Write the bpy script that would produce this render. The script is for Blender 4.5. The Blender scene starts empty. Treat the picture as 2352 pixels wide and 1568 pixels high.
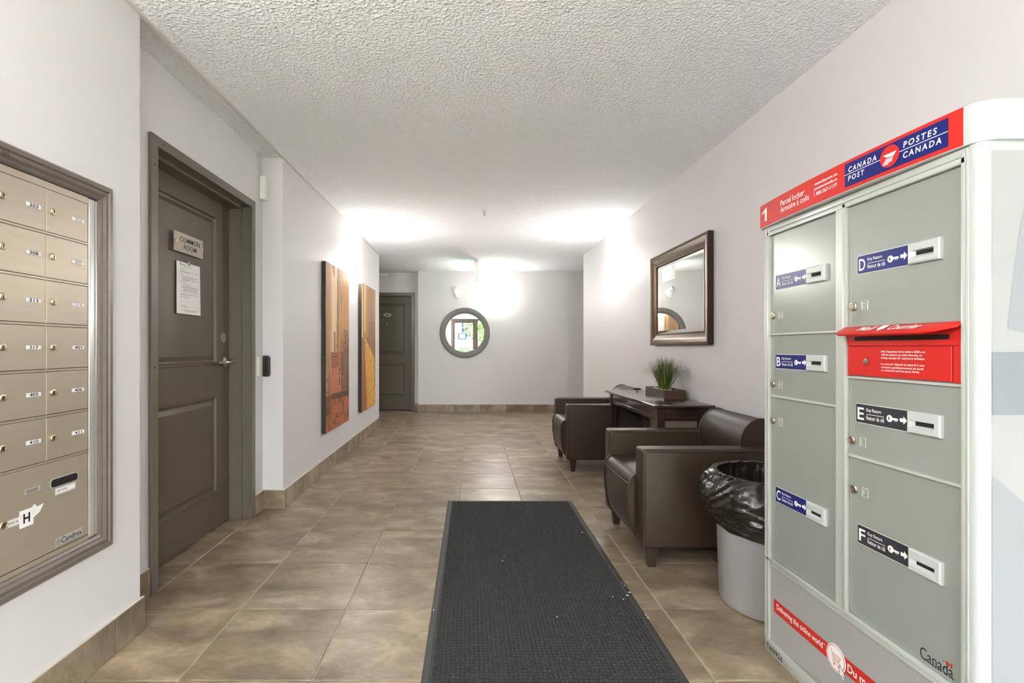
import bpy, bmesh, math, random
from mathutils import Vector, Matrix, noise
random.seed(7)
PI = math.pi
scene = bpy.context.scene
C = scene.collection

# ------------------------------------------------------------------ camera
F, CX, CY, H = 1133.0, 1082.0, 797.5, 1.11        # focal length in px of the 2352 px frame, vanishing point, eye height
cam_d = bpy.data.cameras.new('camera'); cam = bpy.data.objects.new('camera', cam_d); C.objects.link(cam)
cam_d.sensor_fit = 'HORIZONTAL'; cam_d.sensor_width = 36.0; cam_d.lens = 36.0 * F / 2352.0
cam_d.shift_x = (1176.0 - CX) / 2352.0; cam_d.shift_y = (CY - 784.0) / 2352.0
cam.location = (0, 0, H); cam.rotation_euler = (PI / 2, 0, 0); cam_d.clip_start = 0.02; cam_d.clip_end = 300
scene.camera = cam
# ------------------------------------------------------------------ world: overcast sky
wd = bpy.data.worlds.new('overcast_sky'); scene.world = wd; wd.use_nodes = True
bgn = wd.node_tree.nodes['Background']; bgn.inputs[0].default_value = (0.97, 0.985, 1.0, 1); bgn.inputs[1].default_value = 3.1
SCONCE_BULB = 6.0; SCONCE_SHADE = 6.3; ADDED_BULB = 28.0; ADDED_SHADE = 11.5  # second pair drives the added fill sconces out of view
scene.cycles.diffuse_bounces = 5
# ------------------------------------------------------------------ exposure
vs = scene.view_settings
vs.view_transform = 'Standard'; vs.look = 'None'; vs.gamma = 1.0; vs.use_curve_mapping = False; vs.exposure = 3.98

# ------------------------------------------------------------------ helpers
def lin(r, g, b):
    f = lambda c: (c / 255 / 12.92) if c / 255 <= 0.04045 else ((c / 255 + 0.055) / 1.055) ** 2.4
    return (f(r), f(g), f(b), 1)

def mat(name, col, rough=0.5, metal=0.0, bump=0.0, bscale=60.0, bdist=0.002, var=0.0, vscale=4.0, stretch=(1, 1, 1), emit=0.0, coat=0.0, spec=0.5, detail=3.0, rand=0.0, trans=0.0):
    m = bpy.data.materials.new(name); m.use_nodes = True
    nt = m.node_tree; p = nt.nodes['Principled BSDF']
    p.inputs['Base Color'].default_value = col; p.inputs['Roughness'].default_value = rough
    p.inputs['Metallic'].default_value = metal; p.inputs['Specular IOR Level'].default_value = spec
    p.inputs['Coat Weight'].default_value = coat
    if emit:
        p.inputs['Emission Color'].default_value = col; p.inputs['Emission Strength'].default_value = emit
    tc = nt.nodes.new('ShaderNodeTexCoord'); mp = nt.nodes.new('ShaderNodeMapping'); mp.inputs['Scale'].default_value = stretch
    nt.links.new(tc.outputs['Object'], mp.inputs['Vector'])
    vec = mp.outputs['Vector']
    if var or rand:
        n = nt.nodes.new('ShaderNodeTexNoise'); n.inputs['Scale'].default_value = vscale; n.inputs['Detail'].default_value = 4
        nt.links.new(vec, n.inputs['Vector'])
        mr = nt.nodes.new('ShaderNodeMapRange'); mr.inputs[1].default_value = 0.25; mr.inputs[2].default_value = 0.75
        mr.inputs[3].default_value = 1 - var; mr.inputs[4].default_value = 1 + var
        nt.links.new(n.outputs['Fac'], mr.inputs[0])
        mx = nt.nodes.new('ShaderNodeMix'); mx.data_type = 'RGBA'; mx.blend_type = 'MULTIPLY'; mx.inputs[0].default_value = 1
        mx.inputs[6].default_value = col
        nt.links.new(mr.outputs[0], mx.inputs[7]); nt.links.new(mx.outputs[2], p.inputs['Base Color'])
    if bump:
        n2 = nt.nodes.new('ShaderNodeTexNoise'); n2.inputs['Scale'].default_value = bscale; n2.inputs['Detail'].default_value = detail
        nt.links.new(vec, n2.inputs['Vector'])
        b = nt.nodes.new('ShaderNodeBump'); b.inputs['Strength'].default_value = bump; b.inputs['Distance'].default_value = bdist
        nt.links.new(n2.outputs['Fac'], b.inputs['Height']); nt.links.new(b.outputs['Normal'], p.inputs['Normal'])
    return m

ORIG = {}
def link(o, parent=None):
    C.objects.link(o)
    if parent is not None:
        o.parent = parent
    return o

def tag(o, label=None, cat=None, group=None, kind=None):
    if label: o['label'] = label
    if cat: o['category'] = cat
    if group: o['group'] = group
    if kind: o['kind'] = kind
    return o

def thing(name, loc, label, cat, group=None, kind=None):
    o = bpy.data.objects.new(name, None); o.empty_display_size = 0.05
    C.objects.link(o); o.location = loc; ORIG[o.name] = Vector(loc)
    return tag(o, label, cat, group, kind)

def obj(name, bm, m, parent=None, loc=None, smooth=True, ang=35, recalc=True):
    """bmesh in world coordinates -> one mesh object; its verts become relative to the origin of its thing"""
    if recalc: bmesh.ops.recalc_face_normals(bm, faces=bm.faces[:])
    if parent is not None:
        org = ORIG[parent.name]
    else:
        org = Vector(loc) if loc is not None else Vector((0, 0, 0))
    if org.length: bmesh.ops.translate(bm, verts=bm.verts[:], vec=-org)
    me = bpy.data.meshes.new(name); bm.to_mesh(me); bm.free()
    for mm in (m if isinstance(m, (list, tuple)) else [m]): me.materials.append(mm)
    if smooth:
        me.polygons.foreach_set('use_smooth', [True] * len(me.polygons))
        me.set_sharp_from_angle(angle=math.radians(ang))
    o = bpy.data.objects.new(name, me); link(o, parent)
    if parent is None: o.location = org
    ORIG[o.name] = org
    return o

def B(): return bmesh.new()

def box(bm, x0, x1, y0, y1, z0, z1, bev=0.0, seg=2):
    x0, x1 = min(x0, x1), max(x0, x1); y0, y1 = min(y0, y1), max(y0, y1); z0, z1 = min(z0, z1), max(z0, z1)
    t = bmesh.new()
    bmesh.ops.create_cube(t, size=1.0)
    for v in t.verts:
        v.co = Vector((x0 + (v.co.x + .5) * (x1 - x0), y0 + (v.co.y + .5) * (y1 - y0), z0 + (v.co.z + .5) * (z1 - z0)))
    if bev:
        bmesh.ops.bevel(t, geom=t.edges[:], offset=bev, segments=seg, affect='EDGES', profile=0.5)
    merge(bm, t); return bm

def merge(bm, t, M=None):
    mp = {}
    for v in t.verts:
        mp[v] = bm.verts.new(M @ v.co if M else v.co)
    for f in t.faces:
        try: bm.faces.new([mp[v] for v in f.verts])
        except ValueError: pass
    t.free()

class Plane:
    """u along the wall, v up, w out of the wall"""
    def __init__(s, kind, base): s.k = kind; s.b = base
    def __call__(s, u, v, w=0.0):
        if s.k == 'X+': return Vector((s.b + w, u, v))
        if s.k == 'X-': return Vector((s.b - w, u, v))
        if s.k == 'Y-': return Vector((u, s.b - w, v))
        return Vector((u, s.b + w, v))

def pbox(bm, P, u0, u1, v0, v1, w0, w1, bev=0.0, seg=2):
    a = P(u0, v0, w0); b = P(u1, v1, w1)
    return box(bm, a.x, b.x, a.y, b.y, a.z, b.z, bev, seg)

def prism(bm, P, pts, w0, w1):
    n = len(pts)
    a = [bm.verts.new(P(u, v, w0)) for u, v in pts]; b = [bm.verts.new(P(u, v, w1)) for u, v in pts]
    bm.faces.new(a); bm.faces.new(b)
    for i in range(n): bm.faces.new((a[i], a[(i + 1) % n], b[(i + 1) % n], b[i]))
    return bm

def sheet(bm, P, pts, w=0.0):
    bm.faces.new([bm.verts.new(P(u, v, w)) for u, v in pts]); return bm

def ring(bm, P, u0, u1, v0, v1, prof, fill=False):
    """mitred rectangular ring: prof = [(inset, w), ...]"""
    last = None
    for ins, w in prof:
        r = [bm.verts.new(P(*c, w)) for c in ((u0 + ins, v0 + ins), (u1 - ins, v0 + ins), (u1 - ins, v1 - ins), (u0 + ins, v1 - ins))]
        if last:
            for i in range(4): bm.faces.new((last[i], last[(i + 1) % 4], r[(i + 1) % 4], r[i]))
        last = r
    if fill: bm.faces.new(last)
    return bm

def tube(bm, pts, r, n=8, closed=False, cap=True):
    pts = [Vector(p) for p in pts]; N = len(pts); rings = []
    up = None
    for i, p in enumerate(pts):
        if closed: d = (pts[(i + 1) % N] - pts[i - 1]).normalized()
        else: d = (pts[min(i + 1, N - 1)] - pts[max(i - 1, 0)]).normalized()
        if up is None:
            up = Vector((0, 0, 1)) if abs(d.z) < .9 else Vector((1, 0, 0))
        a = d.cross(up).normalized(); b = a.cross(d).normalized(); up = b
        rr = r[i] if isinstance(r, (list, tuple)) else r
        rings.append([bm.verts.new(p + a * math.cos(2 * PI * k / n) * rr + b * math.sin(2 * PI * k / n) * rr) for k in range(n)])
    rng = range(N) if closed else range(N - 1)
    for i in rng:
        q = rings[(i + 1) % N]
        for k in range(n): bm.faces.new((rings[i][k], rings[i][(k + 1) % n], q[(k + 1) % n], q[k]))
    if cap and not closed:
        bm.faces.new(rings[0]); bm.faces.new(rings[-1])
    return bm

def lathe(bm, P, uc, vc, prof, n=24, cap0=True, cap1=True):
    """prof [(r, w)] turned about the plane normal through (uc, vc)"""
    last = None; first = None
    for r, w in prof:
        if r < 1e-6: ringv = [bm.verts.new(P(uc, vc, w))]
        else: ringv = [bm.verts.new(P(uc + r * math.cos(2 * PI * k / n), vc + r * math.sin(2 * PI * k / n), w)) for k in range(n)]
        if last:
            for k in range(n):
                a, b = last, ringv
                if len(a) == 1 and len(b) > 1: bm.faces.new((a[0], b[k], b[(k + 1) % n]))
                elif len(b) == 1 and len(a) > 1: bm.faces.new((a[k], a[(k + 1) % n], b[0]))
                elif len(a) > 1: bm.faces.new((a[k], a[(k + 1) % n], b[(k + 1) % n], b[k]))
        else: first = ringv
        last = ringv
    if cap0 and len(first) > 1: bm.faces.new(first)
    if cap1 and len(last) > 1: bm.faces.new(last)
    return bm

class ZPlane:                                        # u = x, v = y, w = up (for turned things that stand)
    def __init__(s, z=0.0): s.z = z
    def __call__(s, u, v, w=0.0): return Vector((u, v, s.z + w))

_tc = {}
def text_mesh(txt, bold, shear=0.0, spacing=1.0):
    key = (txt, bold, shear, spacing)
    if key in _tc: return _tc[key]
    cu = bpy.data.curves.new('tmp_text', 'FONT'); cu.body = txt; cu.size = 1.0; cu.offset = bold; cu.shear = shear; cu.space_character = spacing
    cu.resolution_u = 3
    o = bpy.data.objects.new('tmp_text', cu)
    me = bpy.data.meshes.new_from_object(o)
    vs_ = [v.co.copy() for v in me.vertices]; fs = [list(p.vertices) for p in me.polygons]
    bpy.data.objects.remove(o); bpy.data.curves.remove(cu); bpy.data.meshes.remove(me)
    _tc[key] = (vs_, fs); return _tc[key]

def text(parent, P, txt, u0, u1, v0, v1, w, m, bold=0.012, name='lettering', shear=0.0, spacing=1.0, warp=None, label=None, ref=None):
    """flat print fitted to the rectangle; u0 = where reading starts. ref: string whose extent defines the box height"""
    bm = B(); add_text(bm, P, txt, u0, u1, v0, v1, w, bold, shear, spacing, warp, ref)
    o = obj(name, bm, m, parent, smooth=False, recalc=False)
    if label: o['label'] = label
    return o

def add_text(bm, P, txt, u0, u1, v0, v1, w, bold=0.012, shear=0.0, spacing=1.0, warp=None, ref=None):
    vv, ff = text_mesh(txt, bold, shear, spacing)
    rv = text_mesh(ref, bold, shear, spacing)[0] if ref else vv
    xa, xb = min(v.x for v in vv), max(v.x for v in vv); ya, yb = min(v.y for v in rv), max(v.y for v in rv)
    out = []
    for v in vv:
        u = u0 + (u1 - u0) * (v.x - xa) / (xb - xa); z = v0 + (v1 - v0) * (v.y - ya) / (yb - ya)
        out.append(bm.verts.new(P(u, z, w + (warp(u) if warp else 0))))
    for f in ff:
        try: bm.faces.new([out[i] for i in f])
        except ValueError: pass

def copy_tree(o, parent=None):
    c = o.copy(); C.objects.link(c); c.parent = parent
    ORIG[c.name] = ORIG.get(o.name, Vector())
    for ch in list(o.children): copy_tree(ch, c)
    return c

def Yof(px, X): return X * F / (px - CX)
def Zof(py, Y): return H - (py - CY) * Y / F
def Xof(px, Y): return (px - CX) * Y / F

# ------------------------------------------------------------------ materials
M = {}
M['wall'] = mat('wall_paint', lin(211, 208, 209), 0.55, bump=0.05, bscale=160, bdist=0.001, var=0.012, vscale=1.5)
M['grout'] = mat('grout', lin(176, 164, 146), 0.9, bump=0.2, bscale=300, bdist=0.001, var=0.25, vscale=3)
M['caulk'] = mat('caulk', lin(205, 198, 188), 0.8, var=0.05)
M['trimwhite'] = mat('bead_white', lin(205, 200, 194), 0.5, var=0.02)
M['doorpaint'] = mat('taupe_door_paint', lin(86, 75, 62), 0.42, bump=0.05, bscale=220, bdist=0.0008, var=0.03, vscale=8)
M['framepaint'] = mat('taupe_frame_paint', lin(103, 95, 86), 0.3, bump=0.03, bscale=120, bdist=0.0006, var=0.04, vscale=10)
M['mouldpaint'] = mat('taupe_moulding_paint', lin(106, 97, 90), 0.3, bump=0.06, bscale=30, bdist=0.001, var=0.06, vscale=14, stretch=(1, 1, 6))
M['nickel'] = mat('satin_nickel', lin(200, 194, 184), 0.28, 1.0, var=0.03, vscale=40)
M['steel'] = mat('plate_grey', lin(150, 146, 140), 0.4, 0.3, var=0.03)
M['white'] = mat('white_plastic', lin(236, 235, 231), 0.4, var=0.01)
M['offwhite'] = mat('paper_white', lin(232, 231, 230), 0.8, var=0.015, vscale=30)
M['black'] = mat('black_print', lin(18, 18, 20), 0.6, var=0.05)
M['greyprint'] = mat('faded_print', lin(150, 148, 145), 0.7, var=0.05)
M['blackplastic'] = mat('black_plastic', lin(38, 38, 38), 0.35, bump=0.05, bscale=400, bdist=0.0005, var=0.05)
M['mailmetal'] = mat('champagne_aluminium', lin(180, 168, 152), 0.38, 0.45, bump=0.03, bscale=260, bdist=0.0004, var=0.04, vscale=6, stretch=(1, 1, 12))
M['mailgap'] = mat('mailbox_shadow_gap', lin(70, 64, 58), 0.6, var=0.05)
M['alu'] = mat('bright_aluminium', lin(215, 215, 212), 0.3, 0.6, var=0.03)
M['brass'] = mat('lock_brass', lin(206, 194, 166), 0.28, 1.0, var=0.06, vscale=60)
M['darkhole'] = mat('keyway_dark', lin(22, 20, 18), 0.7, var=0.05)
M['leather'] = mat('dark_brown_leather', lin(52, 40, 28), 0.46, bump=0.16, bscale=520, bdist=0.0007, var=0.07, vscale=6, detail=2)
M['stitch'] = mat('stitch_tan', lin(122, 102, 80), 0.6, var=0.05)
M['legwood'] = mat('espresso_leg_wood', lin(48, 38, 32), 0.4, var=0.12, vscale=12, stretch=(1, 1, 0.2))
M['espresso'] = mat('espresso_lacquer', lin(52, 39, 31), 0.16, bump=0.02, bscale=60, bdist=0.0004, var=0.12, vscale=9, stretch=(1, 0.15, 1), coat=0.4)
M['planter'] = mat('planter_wood', lin(74, 58, 46), 0.4, bump=0.08, bscale=40, bdist=0.0008, var=0.2, vscale=16, stretch=(0.4, 0.4, 5))
M['pebble'] = mat('white_pebble', lin(214, 198, 176), 0.7, bump=0.1, bscale=90, var=0.1, vscale=60)
M['bronze'] = mat('brushed_bronze', lin(92, 71, 50), 0.34, 0.7, bump=0.04, bscale=200, bdist=0.0005, var=0.12, vscale=10, stretch=(1, 0.1, 1))
M['bronzedark'] = mat('dark_bronze_edge', lin(46, 37, 30), 0.35, 0.3, var=0.08)
M['mirror'] = mat('mirror_silver', (0.93, 0.93, 0.91, 1), 0.0, 1.0, var=0.0)
M['pewter'] = mat('brushed_pewter', lin(104, 102, 100), 0.42, 0.4, bump=0.03, bscale=300, bdist=0.0004, var=0.06, vscale=7)
M['bin'] = mat('grey_bin_plastic', lin(158, 158, 158), 0.45, bump=0.04, bscale=500, bdist=0.0004, var=0.02)
M['bag'] = mat('black_bin_liner', lin(34, 28, 22), 0.24, bump=0.42, bscale=44, bdist=0.004, var=0.1, vscale=10, spec=0.75, detail=5)
M['rubber'] = mat('mat_rubber_edge', lin(58, 58, 58), 0.55, bump=0.08, bscale=300, bdist=0.0005, var=0.06)
M['lockergrey'] = mat('parcel_locker_grey', lin(152, 158, 153), 0.22, 0.15, bump=0.02, bscale=500, bdist=0.0003, var=0.015)
M['lockerframe'] = mat('parcel_locker_frame', lin(194, 200, 195), 0.28, 0.25, var=0.02)
M['lockerwhite'] = mat('parcel_locker_white', lin(186, 193, 192), 0.3, var=0.01)
M['lockerkick'] = mat('parcel_locker_kick_panel', lin(164, 166, 165), 0.35, 0.1, var=0.03, vscale=2)
M['sideprint'] = mat('side_print_pale', lin(166, 169, 170), 0.35, var=0.03, vscale=5)
M['sideprint2'] = mat('side_print_bluegrey', lin(150, 156, 162), 0.35, var=0.02)
M['sideprint3'] = mat('side_print_slate', lin(134, 142, 150), 0.35, var=0.02)
M['red'] = mat('postal_red', lin(198, 34, 28), 0.35, var=0.02)
M['redbright'] = mat('postal_red_banner', lin(198, 34, 28), 0.4, var=0.015)
M['blue'] = mat('postal_blue', lin(16, 30, 108), 0.3, var=0.02)
M['charcoal'] = mat('label_charcoal', lin(52, 52, 60), 0.35, var=0.03)
M['printwhite'] = mat('print_white', lin(240, 240, 238), 0.5, var=0.01)
M['bulb'] = mat('bulb_glow', (1.0, 0.97, 0.92, 1), 0.5, emit=SCONCE_BULB)
M['bulb2'] = mat('added_bulb_glow', (1.0, 0.97, 0.92, 1), 0.5, emit=ADDED_BULB)
M['shade2'] = mat('added_opal_glass_lit', (1.0, 0.97, 0.92, 1), 0.4, emit=ADDED_SHADE)
M['shade'] = mat('opal_glass_lit', (1.0, 0.97, 0.92, 1), 0.4, emit=SCONCE_SHADE)
M['exitgreen'] = mat('exit_green', (0.03, 0.42, 0.2, 1), 0.4, emit=1.1)
M['exitwhite'] = mat('exit_white', (0.9, 1.0, 0.93, 1), 0.4, emit=1.3)
M['redled'] = mat('red_led', (1.0, 0.25, 0.12, 1), 0.4, emit=3.0)
M['darkmetal'] = mat('entry_frame_bronze', lin(74, 68, 62), 0.4, 0.3, var=0.05)
M['bluetape'] = mat('blue_painters_tape', lin(28, 92, 186), 0.6, var=0.05)
M['concrete'] = mat('concrete_walk', lin(176, 174, 168), 0.9, bump=0.2, bscale=80, var=0.08)
M['lawn'] = mat('lawn_green', lin(62, 86, 40), 0.9, bump=0.5, bscale=120, bdist=0.02, var=0.3, vscale=6)
M['leafA'] = mat('leaf_green', lin(62, 92, 36), 0.6, var=0.4, vscale=3)
M['leafB'] = mat('leaf_green_deep', lin(60, 88, 52), 0.6, var=0.4, vscale=3)
M['bark'] = mat('bark', lin(84, 70, 56), 0.9, bump=0.5, bscale=20, bdist=0.01, var=0.2)
M['siding'] = mat('pink_siding', lin(96, 40, 44), 0.6, var=0.03)
M['hglass'] = mat('house_window_glass', lin(22, 26, 34), 0.4, var=0.05, spec=0.05)
M['canvasedge'] = mat('canvas_edge_black', lin(44, 43, 40), 0.7, bump=0.1, bscale=400, bdist=0.0004, var=0.1)

def ceiling_mat():
    m = bpy.data.materials.new('stippled_ceiling'); m.use_nodes = True; nt = m.node_tree; p = nt.nodes['Principled BSDF']
    p.inputs['Base Color'].default_value = lin(246, 247, 250); p.inputs["Roughness"].default_value = 0.85
    tc = nt.nodes.new('ShaderNodeTexCoord')
    n1 = nt.nodes.new('ShaderNodeTexNoise'); n1.inputs['Scale'].default_value = 78; n1.inputs['Detail'].default_value = 2.0; n1.inputs['Roughness'].default_value = 0.5; n1.inputs['Distortion'].default_value = 0.25
    nt.links.new(tc.outputs['Object'], n1.inputs['Vector'])
    r = nt.nodes.new('ShaderNodeValToRGB'); r.color_ramp.elements[0].position = 0.36; r.color_ramp.elements[1].position = 0.80; r.color_ramp.interpolation = 'EASE'
    nt.links.new(n1.outputs['Fac'], r.inputs['Fac'])
    b = nt.nodes.new('ShaderNodeBump'); b.inputs['Strength'].default_value = 0.8; b.inputs['Distance'].default_value = 0.0095
    nt.links.new(r.outputs['Color'], b.inputs['Height']); nt.links.new(b.outputs['Normal'], p.inputs['Normal'])
    return m
M['ceiling'] = ceiling_mat()

def tile_mat():
    m = bpy.data.materials.new('slate_porcelain_tile'); m.use_nodes = True; nt = m.node_tree; p = nt.nodes['Principled BSDF']
    tc = nt.nodes.new('ShaderNodeTexCoord'); oi = nt.nodes.new('ShaderNodeObjectInfo')
    cmb = nt.nodes.new('ShaderNodeCombineXYZ'); mul = nt.nodes.new('ShaderNodeMath'); mul.operation = 'MULTIPLY'; mul.inputs[1].default_value = 37.0
    nt.links.new(oi.outputs['Random'], mul.inputs[0])
    for k in range(3): nt.links.new(mul.outputs[0], cmb.inputs[k])
    add = nt.nodes.new('ShaderNodeVectorMath'); add.operation = 'ADD'
    nt.links.new(tc.outputs['Object'], add.inputs[0]); nt.links.new(cmb.outputs[0], add.inputs[1])
    mp = nt.nodes.new('ShaderNodeMapping'); mp.inputs['Rotation'].default_value = (0, 0, 0.7); mp.inputs['Scale'].default_value = (1.0, 1.7, 1.0)
    nt.links.new(add.outputs[0], mp.inputs['Vector'])
    n1 = nt.nodes.new('ShaderNodeTexNoise'); n1.inputs['Scale'].default_value = 3.6; n1.inputs['Detail'].default_value = 9; n1.inputs['Roughness'].default_value = 0.62; n1.inputs['Distortion'].default_value = 0.5
    nt.links.new(mp.outputs[0], n1.inputs['Vector'])
    r = nt.nodes.new('ShaderNodeValToRGB')
    e = r.color_ramp.elements; e[0].position = 0.30; e[0].color = lin(102, 88, 72); e[1].position = 0.72; e[1].color = lin(176, 160, 138)
    k = r.color_ramp.elements.new(0.52); k.color = lin(140, 124, 104)
    nt.links.new(n1.outputs['Fac'], r.inputs['Fac'])
    hv = nt.nodes.new('ShaderNodeHueSaturation'); mr = nt.nodes.new('ShaderNodeMapRange'); mr.inputs[3].default_value = 0.88; mr.inputs[4].default_value = 1.1
    nt.links.new(oi.outputs['Random'], mr.inputs[0]); nt.links.new(mr.outputs[0], hv.inputs['Value']); nt.links.new(r.outputs['Color'], hv.inputs['Color'])
    n3 = nt.nodes.new('ShaderNodeTexNoise'); n3.inputs['Scale'].default_value = 34; n3.inputs['Detail'].default_value = 8; n3.inputs['Roughness'].default_value = 0.7
    nt.links.new(mp.outputs[0], n3.inputs['Vector'])
    m3 = nt.nodes.new('ShaderNodeMapRange'); m3.inputs[1].default_value = 0.3; m3.inputs[2].default_value = 0.7; m3.inputs[3].default_value = 0.84; m3.inputs[4].default_value = 1.14
    nt.links.new(n3.outputs['Fac'], m3.inputs[0])
    x3 = nt.nodes.new('ShaderNodeMix'); x3.data_type = 'RGBA'; x3.blend_type = 'MULTIPLY'; x3.inputs[0].default_value = 1
    nt.links.new(hv.outputs['Color'], x3.inputs[6]); nt.links.new(m3.outputs[0], x3.inputs[7])
    nt.links.new(x3.outputs[2], p.inputs['Base Color'])
    p.inputs['Roughness'].default_value = 0.36
    n2 = nt.nodes.new('ShaderNodeTexNoise'); n2.inputs['Scale'].default_value = 9; n2.inputs['Detail'].default_value = 6; n2.inputs['Distortion'].default_value = 1.2
    nt.links.new(mp.outputs[0], n2.inputs['Vector'])
    b = nt.nodes.new('ShaderNodeBump'); b.inputs['Strength'].default_value = 0.35; b.inputs['Distance'].default_value = 0.006
    nt.links.new(n2.outputs['Fac'], b.inputs['Height']); nt.links.new(b.outputs['Normal'], p.inputs['Normal'])
    return m
M['tile'] = tile_mat()

def pile_mat():
    m = mat('charcoal_loop_pile', lin(66, 66, 67), 0.95, bump=0.9, bscale=900, bdist=0.003, var=0.5, vscale=420, spec=0.15)
    return m
M['pile'] = pile_mat()

def glass_mat():
    m = bpy.data.materials.new('clear_window_glass'); m.use_nodes = True; nt = m.node_tree
    for n in list(nt.nodes):
        if n.type == 'BSDF_PRINCIPLED': nt.nodes.remove(n)
    out = [n for n in nt.nodes if n.type == 'OUTPUT_MATERIAL'][0]
    t = nt.nodes.new('ShaderNodeBsdfTransparent'); t.inputs[0].default_value = (0.93, 0.96, 0.95, 1)
    g = nt.nodes.new('ShaderNodeBsdfGlossy'); g.inputs['Roughness'].default_value = 0.0
    fr = nt.nodes.new('ShaderNodeFresnel'); fr.inputs['IOR'].default_value = 1.45
    mx = nt.nodes.new('ShaderNodeMixShader')
    nt.links.new(fr.outputs[0], mx.inputs[0]); nt.links.new(t.outputs[0], mx.inputs[1]); nt.links.new(g.outputs[0], mx.inputs[2])
    nt.links.new(mx.outputs[0], out.inputs['Surface'])
    return m
M['glass'] = glass_mat()

def acrylic_mat():
    m = bpy.data.materials.new('frosted_acrylic'); m.use_nodes = True; nt = m.node_tree
    p = nt.nodes['Principled BSDF']; out = [n for n in nt.nodes if n.type == 'OUTPUT_MATERIAL'][0]
    p.inputs['Base Color'].default_value = lin(206, 196, 182); p.inputs['Roughness'].default_value = 0.12
    t = nt.nodes.new('ShaderNodeBsdfTransparent'); mx = nt.nodes.new('ShaderNodeMixShader'); mx.inputs[0].default_value = 0.62
    nt.links.new(t.outputs[0], mx.inputs[1]); nt.links.new(p.outputs[0], mx.inputs[2]); nt.links.new(mx.outputs[0], out.inputs['Surface'])
    return m
M['acrylic'] = acrylic_mat()

def attr_mat(name, rough=0.6):
    m = mat(name, (1, 1, 1, 1), rough, bump=0.08, bscale=500, bdist=0.0004)
    nt = m.node_tree; a = nt.nodes.new('ShaderNodeAttribute'); a.attribute_name = 'Col'
    nt.links.new(a.outputs['Color'], nt.nodes['Principled BSDF'].inputs['Base Color']); return m
M['canvasprint'] = attr_mat('canvas_print'); M['grass'] = attr_mat('ornamental_grass', 0.55)

# ------------------------------------------------------------------ room dimensions
XA = -1.297        # left walls
XR = 1.592         # right wall
XREC = -1.437      # recessed wall with the common room door
YA0, YA1 = 1.932, 3.402   # recess from / to
YB1 = 6.93         # end of left wall
YR1 = 6.99         # end of right wall
YBK = 8.486        # back wall
YBD = 8.667        # back wall with door 104
XBC = Xof(960, YBK)
YE = -3.0         # entrance wall behind the viewer
ZC = 2.42
T = 0.4485; TX0 = -0.082; TY0 = 2.0918
BH = 0.128; BT = 0.013

# floor ------------------------------------------------------------
bm = B(); box(bm, -4.0, 4.0, YE - .1, 8.9, -0.12, -0.004)
floor = tag(obj('floor', bm, M['grout'], smooth=False), 'brown slate look porcelain floor tiles with pale grout', kind='structure')
bm = B(); g = T - 0.005
box(bm, 0, g, 0, g, -0.012, 0.0, 0.0018, 1)
tile_me = None
for j in range(-12, 16):
    for i in range(-9, 9):
        x0 = TX0 + i * T + .0025; y0 = TY0 + j * T + .0025
        if y0 > 8.75 or y0 + g < YE: continue
        if y0 < YB1 - .3:
            if x0 > XR + .05 or x0 + g < (-1.62 if (YA0 - g < y0 < YA1) else XA): continue
        elif x0 < -2.9 or x0 > 2.4: continue
        if tile_me is None:
            me = bpy.data.meshes.new('floor_tile'); bm.to_mesh(me); bm.free(); me.materials.append(M['tile']); tile_me = me
        o = bpy.data.objects.new('floor_tile', tile_me); link(o, floor); o.location = (x0, y0, random.uniform(-.0006, .0004))
# ceiling ----------------------------------------------------------
bm = B(); box(bm, -4.0, 4.0, YE - .1, 8.9, ZC, ZC + .1)
tag(obj('ceiling', bm, M['ceiling'], smooth=False), 'white stipple textured ceiling', kind='structure')
# walls ------------------------------------------------------------
def wall(name, boxes, label):
    bm = B()
    for b in boxes: box(bm, *b)
    return tag(obj(name, bm, M['wall'], smooth=False), label, kind='structure')
wall('wall_left', [(-4.0, XA, YE - .15, YA0, 0, ZC)], 'white wall holding the bank of mailboxes')
DY0, DY1, DZ = Yof(348, -1.42), Yof(587, -1.42), 2.07     # outer edges of the common room door frame
wall('wall_left_recess', [(XREC - .25, XREC, YA0, DY0 + .02, 0, ZC), (XREC - .25, XREC, DY1 - .02, YA1, 0, ZC), (XREC - .25, XREC, DY0 + .02, DY1 - .02, DZ - .02, ZC), (-4.0, XREC - .25, YA0, YA1, 0, ZC)], 'pale lavender recessed wall around the common room door')
wall('wall_left_far', [(-4.0, XA, YA1, YB1, 0, ZC)], 'pale lavender wall with the two canvases')
wall('wall_right', [(XR, 4.0, YE - .15, YR1, 0, ZC)], 'pale lavender wall with the bronze mirror')
D2X1 = Xof(952.6, YBD); D2X0 = D2X1 - 1.0
wall('wall_back', [(XBC, 4.0, YBK, YBK + .4, 0, ZC)], 'pale wall with the round mirror')
wall('wall_back_left', [(D2X1 - .02, XBC, YBD, YBD + .22, 0, ZC), (-4.0, D2X0 + .02, YBD, YBD + .22, 0, ZC), (D2X0 + .02, D2X1 - .02, YBD, YBD + .22, 2.05, ZC), (-4.0, XBC, YBD + .22, YBD + .3, 0, ZC)], 'pale wall around the unit door')
wall('wall_corridor_left', [(-4.1, -4.0, YB1, 8.9, 0, ZC)], 'end wall of the side corridor')
wall('wall_corridor_right', [(4.0, 4.1, YR1, 8.9, 0, ZC)], 'end wall of the side corridor')
EX0, EX1, EX2, EZ = -0.80, 0.22, 1.56, 2.26
wall('wall_front', [(XA - .1, EX0, YE - .15, YE, 0, ZC), (EX2, XR + .1, YE - .15, YE, 0, ZC), (EX0, EX2, YE - .15, YE, EZ, ZC)], 'entrance wall with glazed door')
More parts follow.
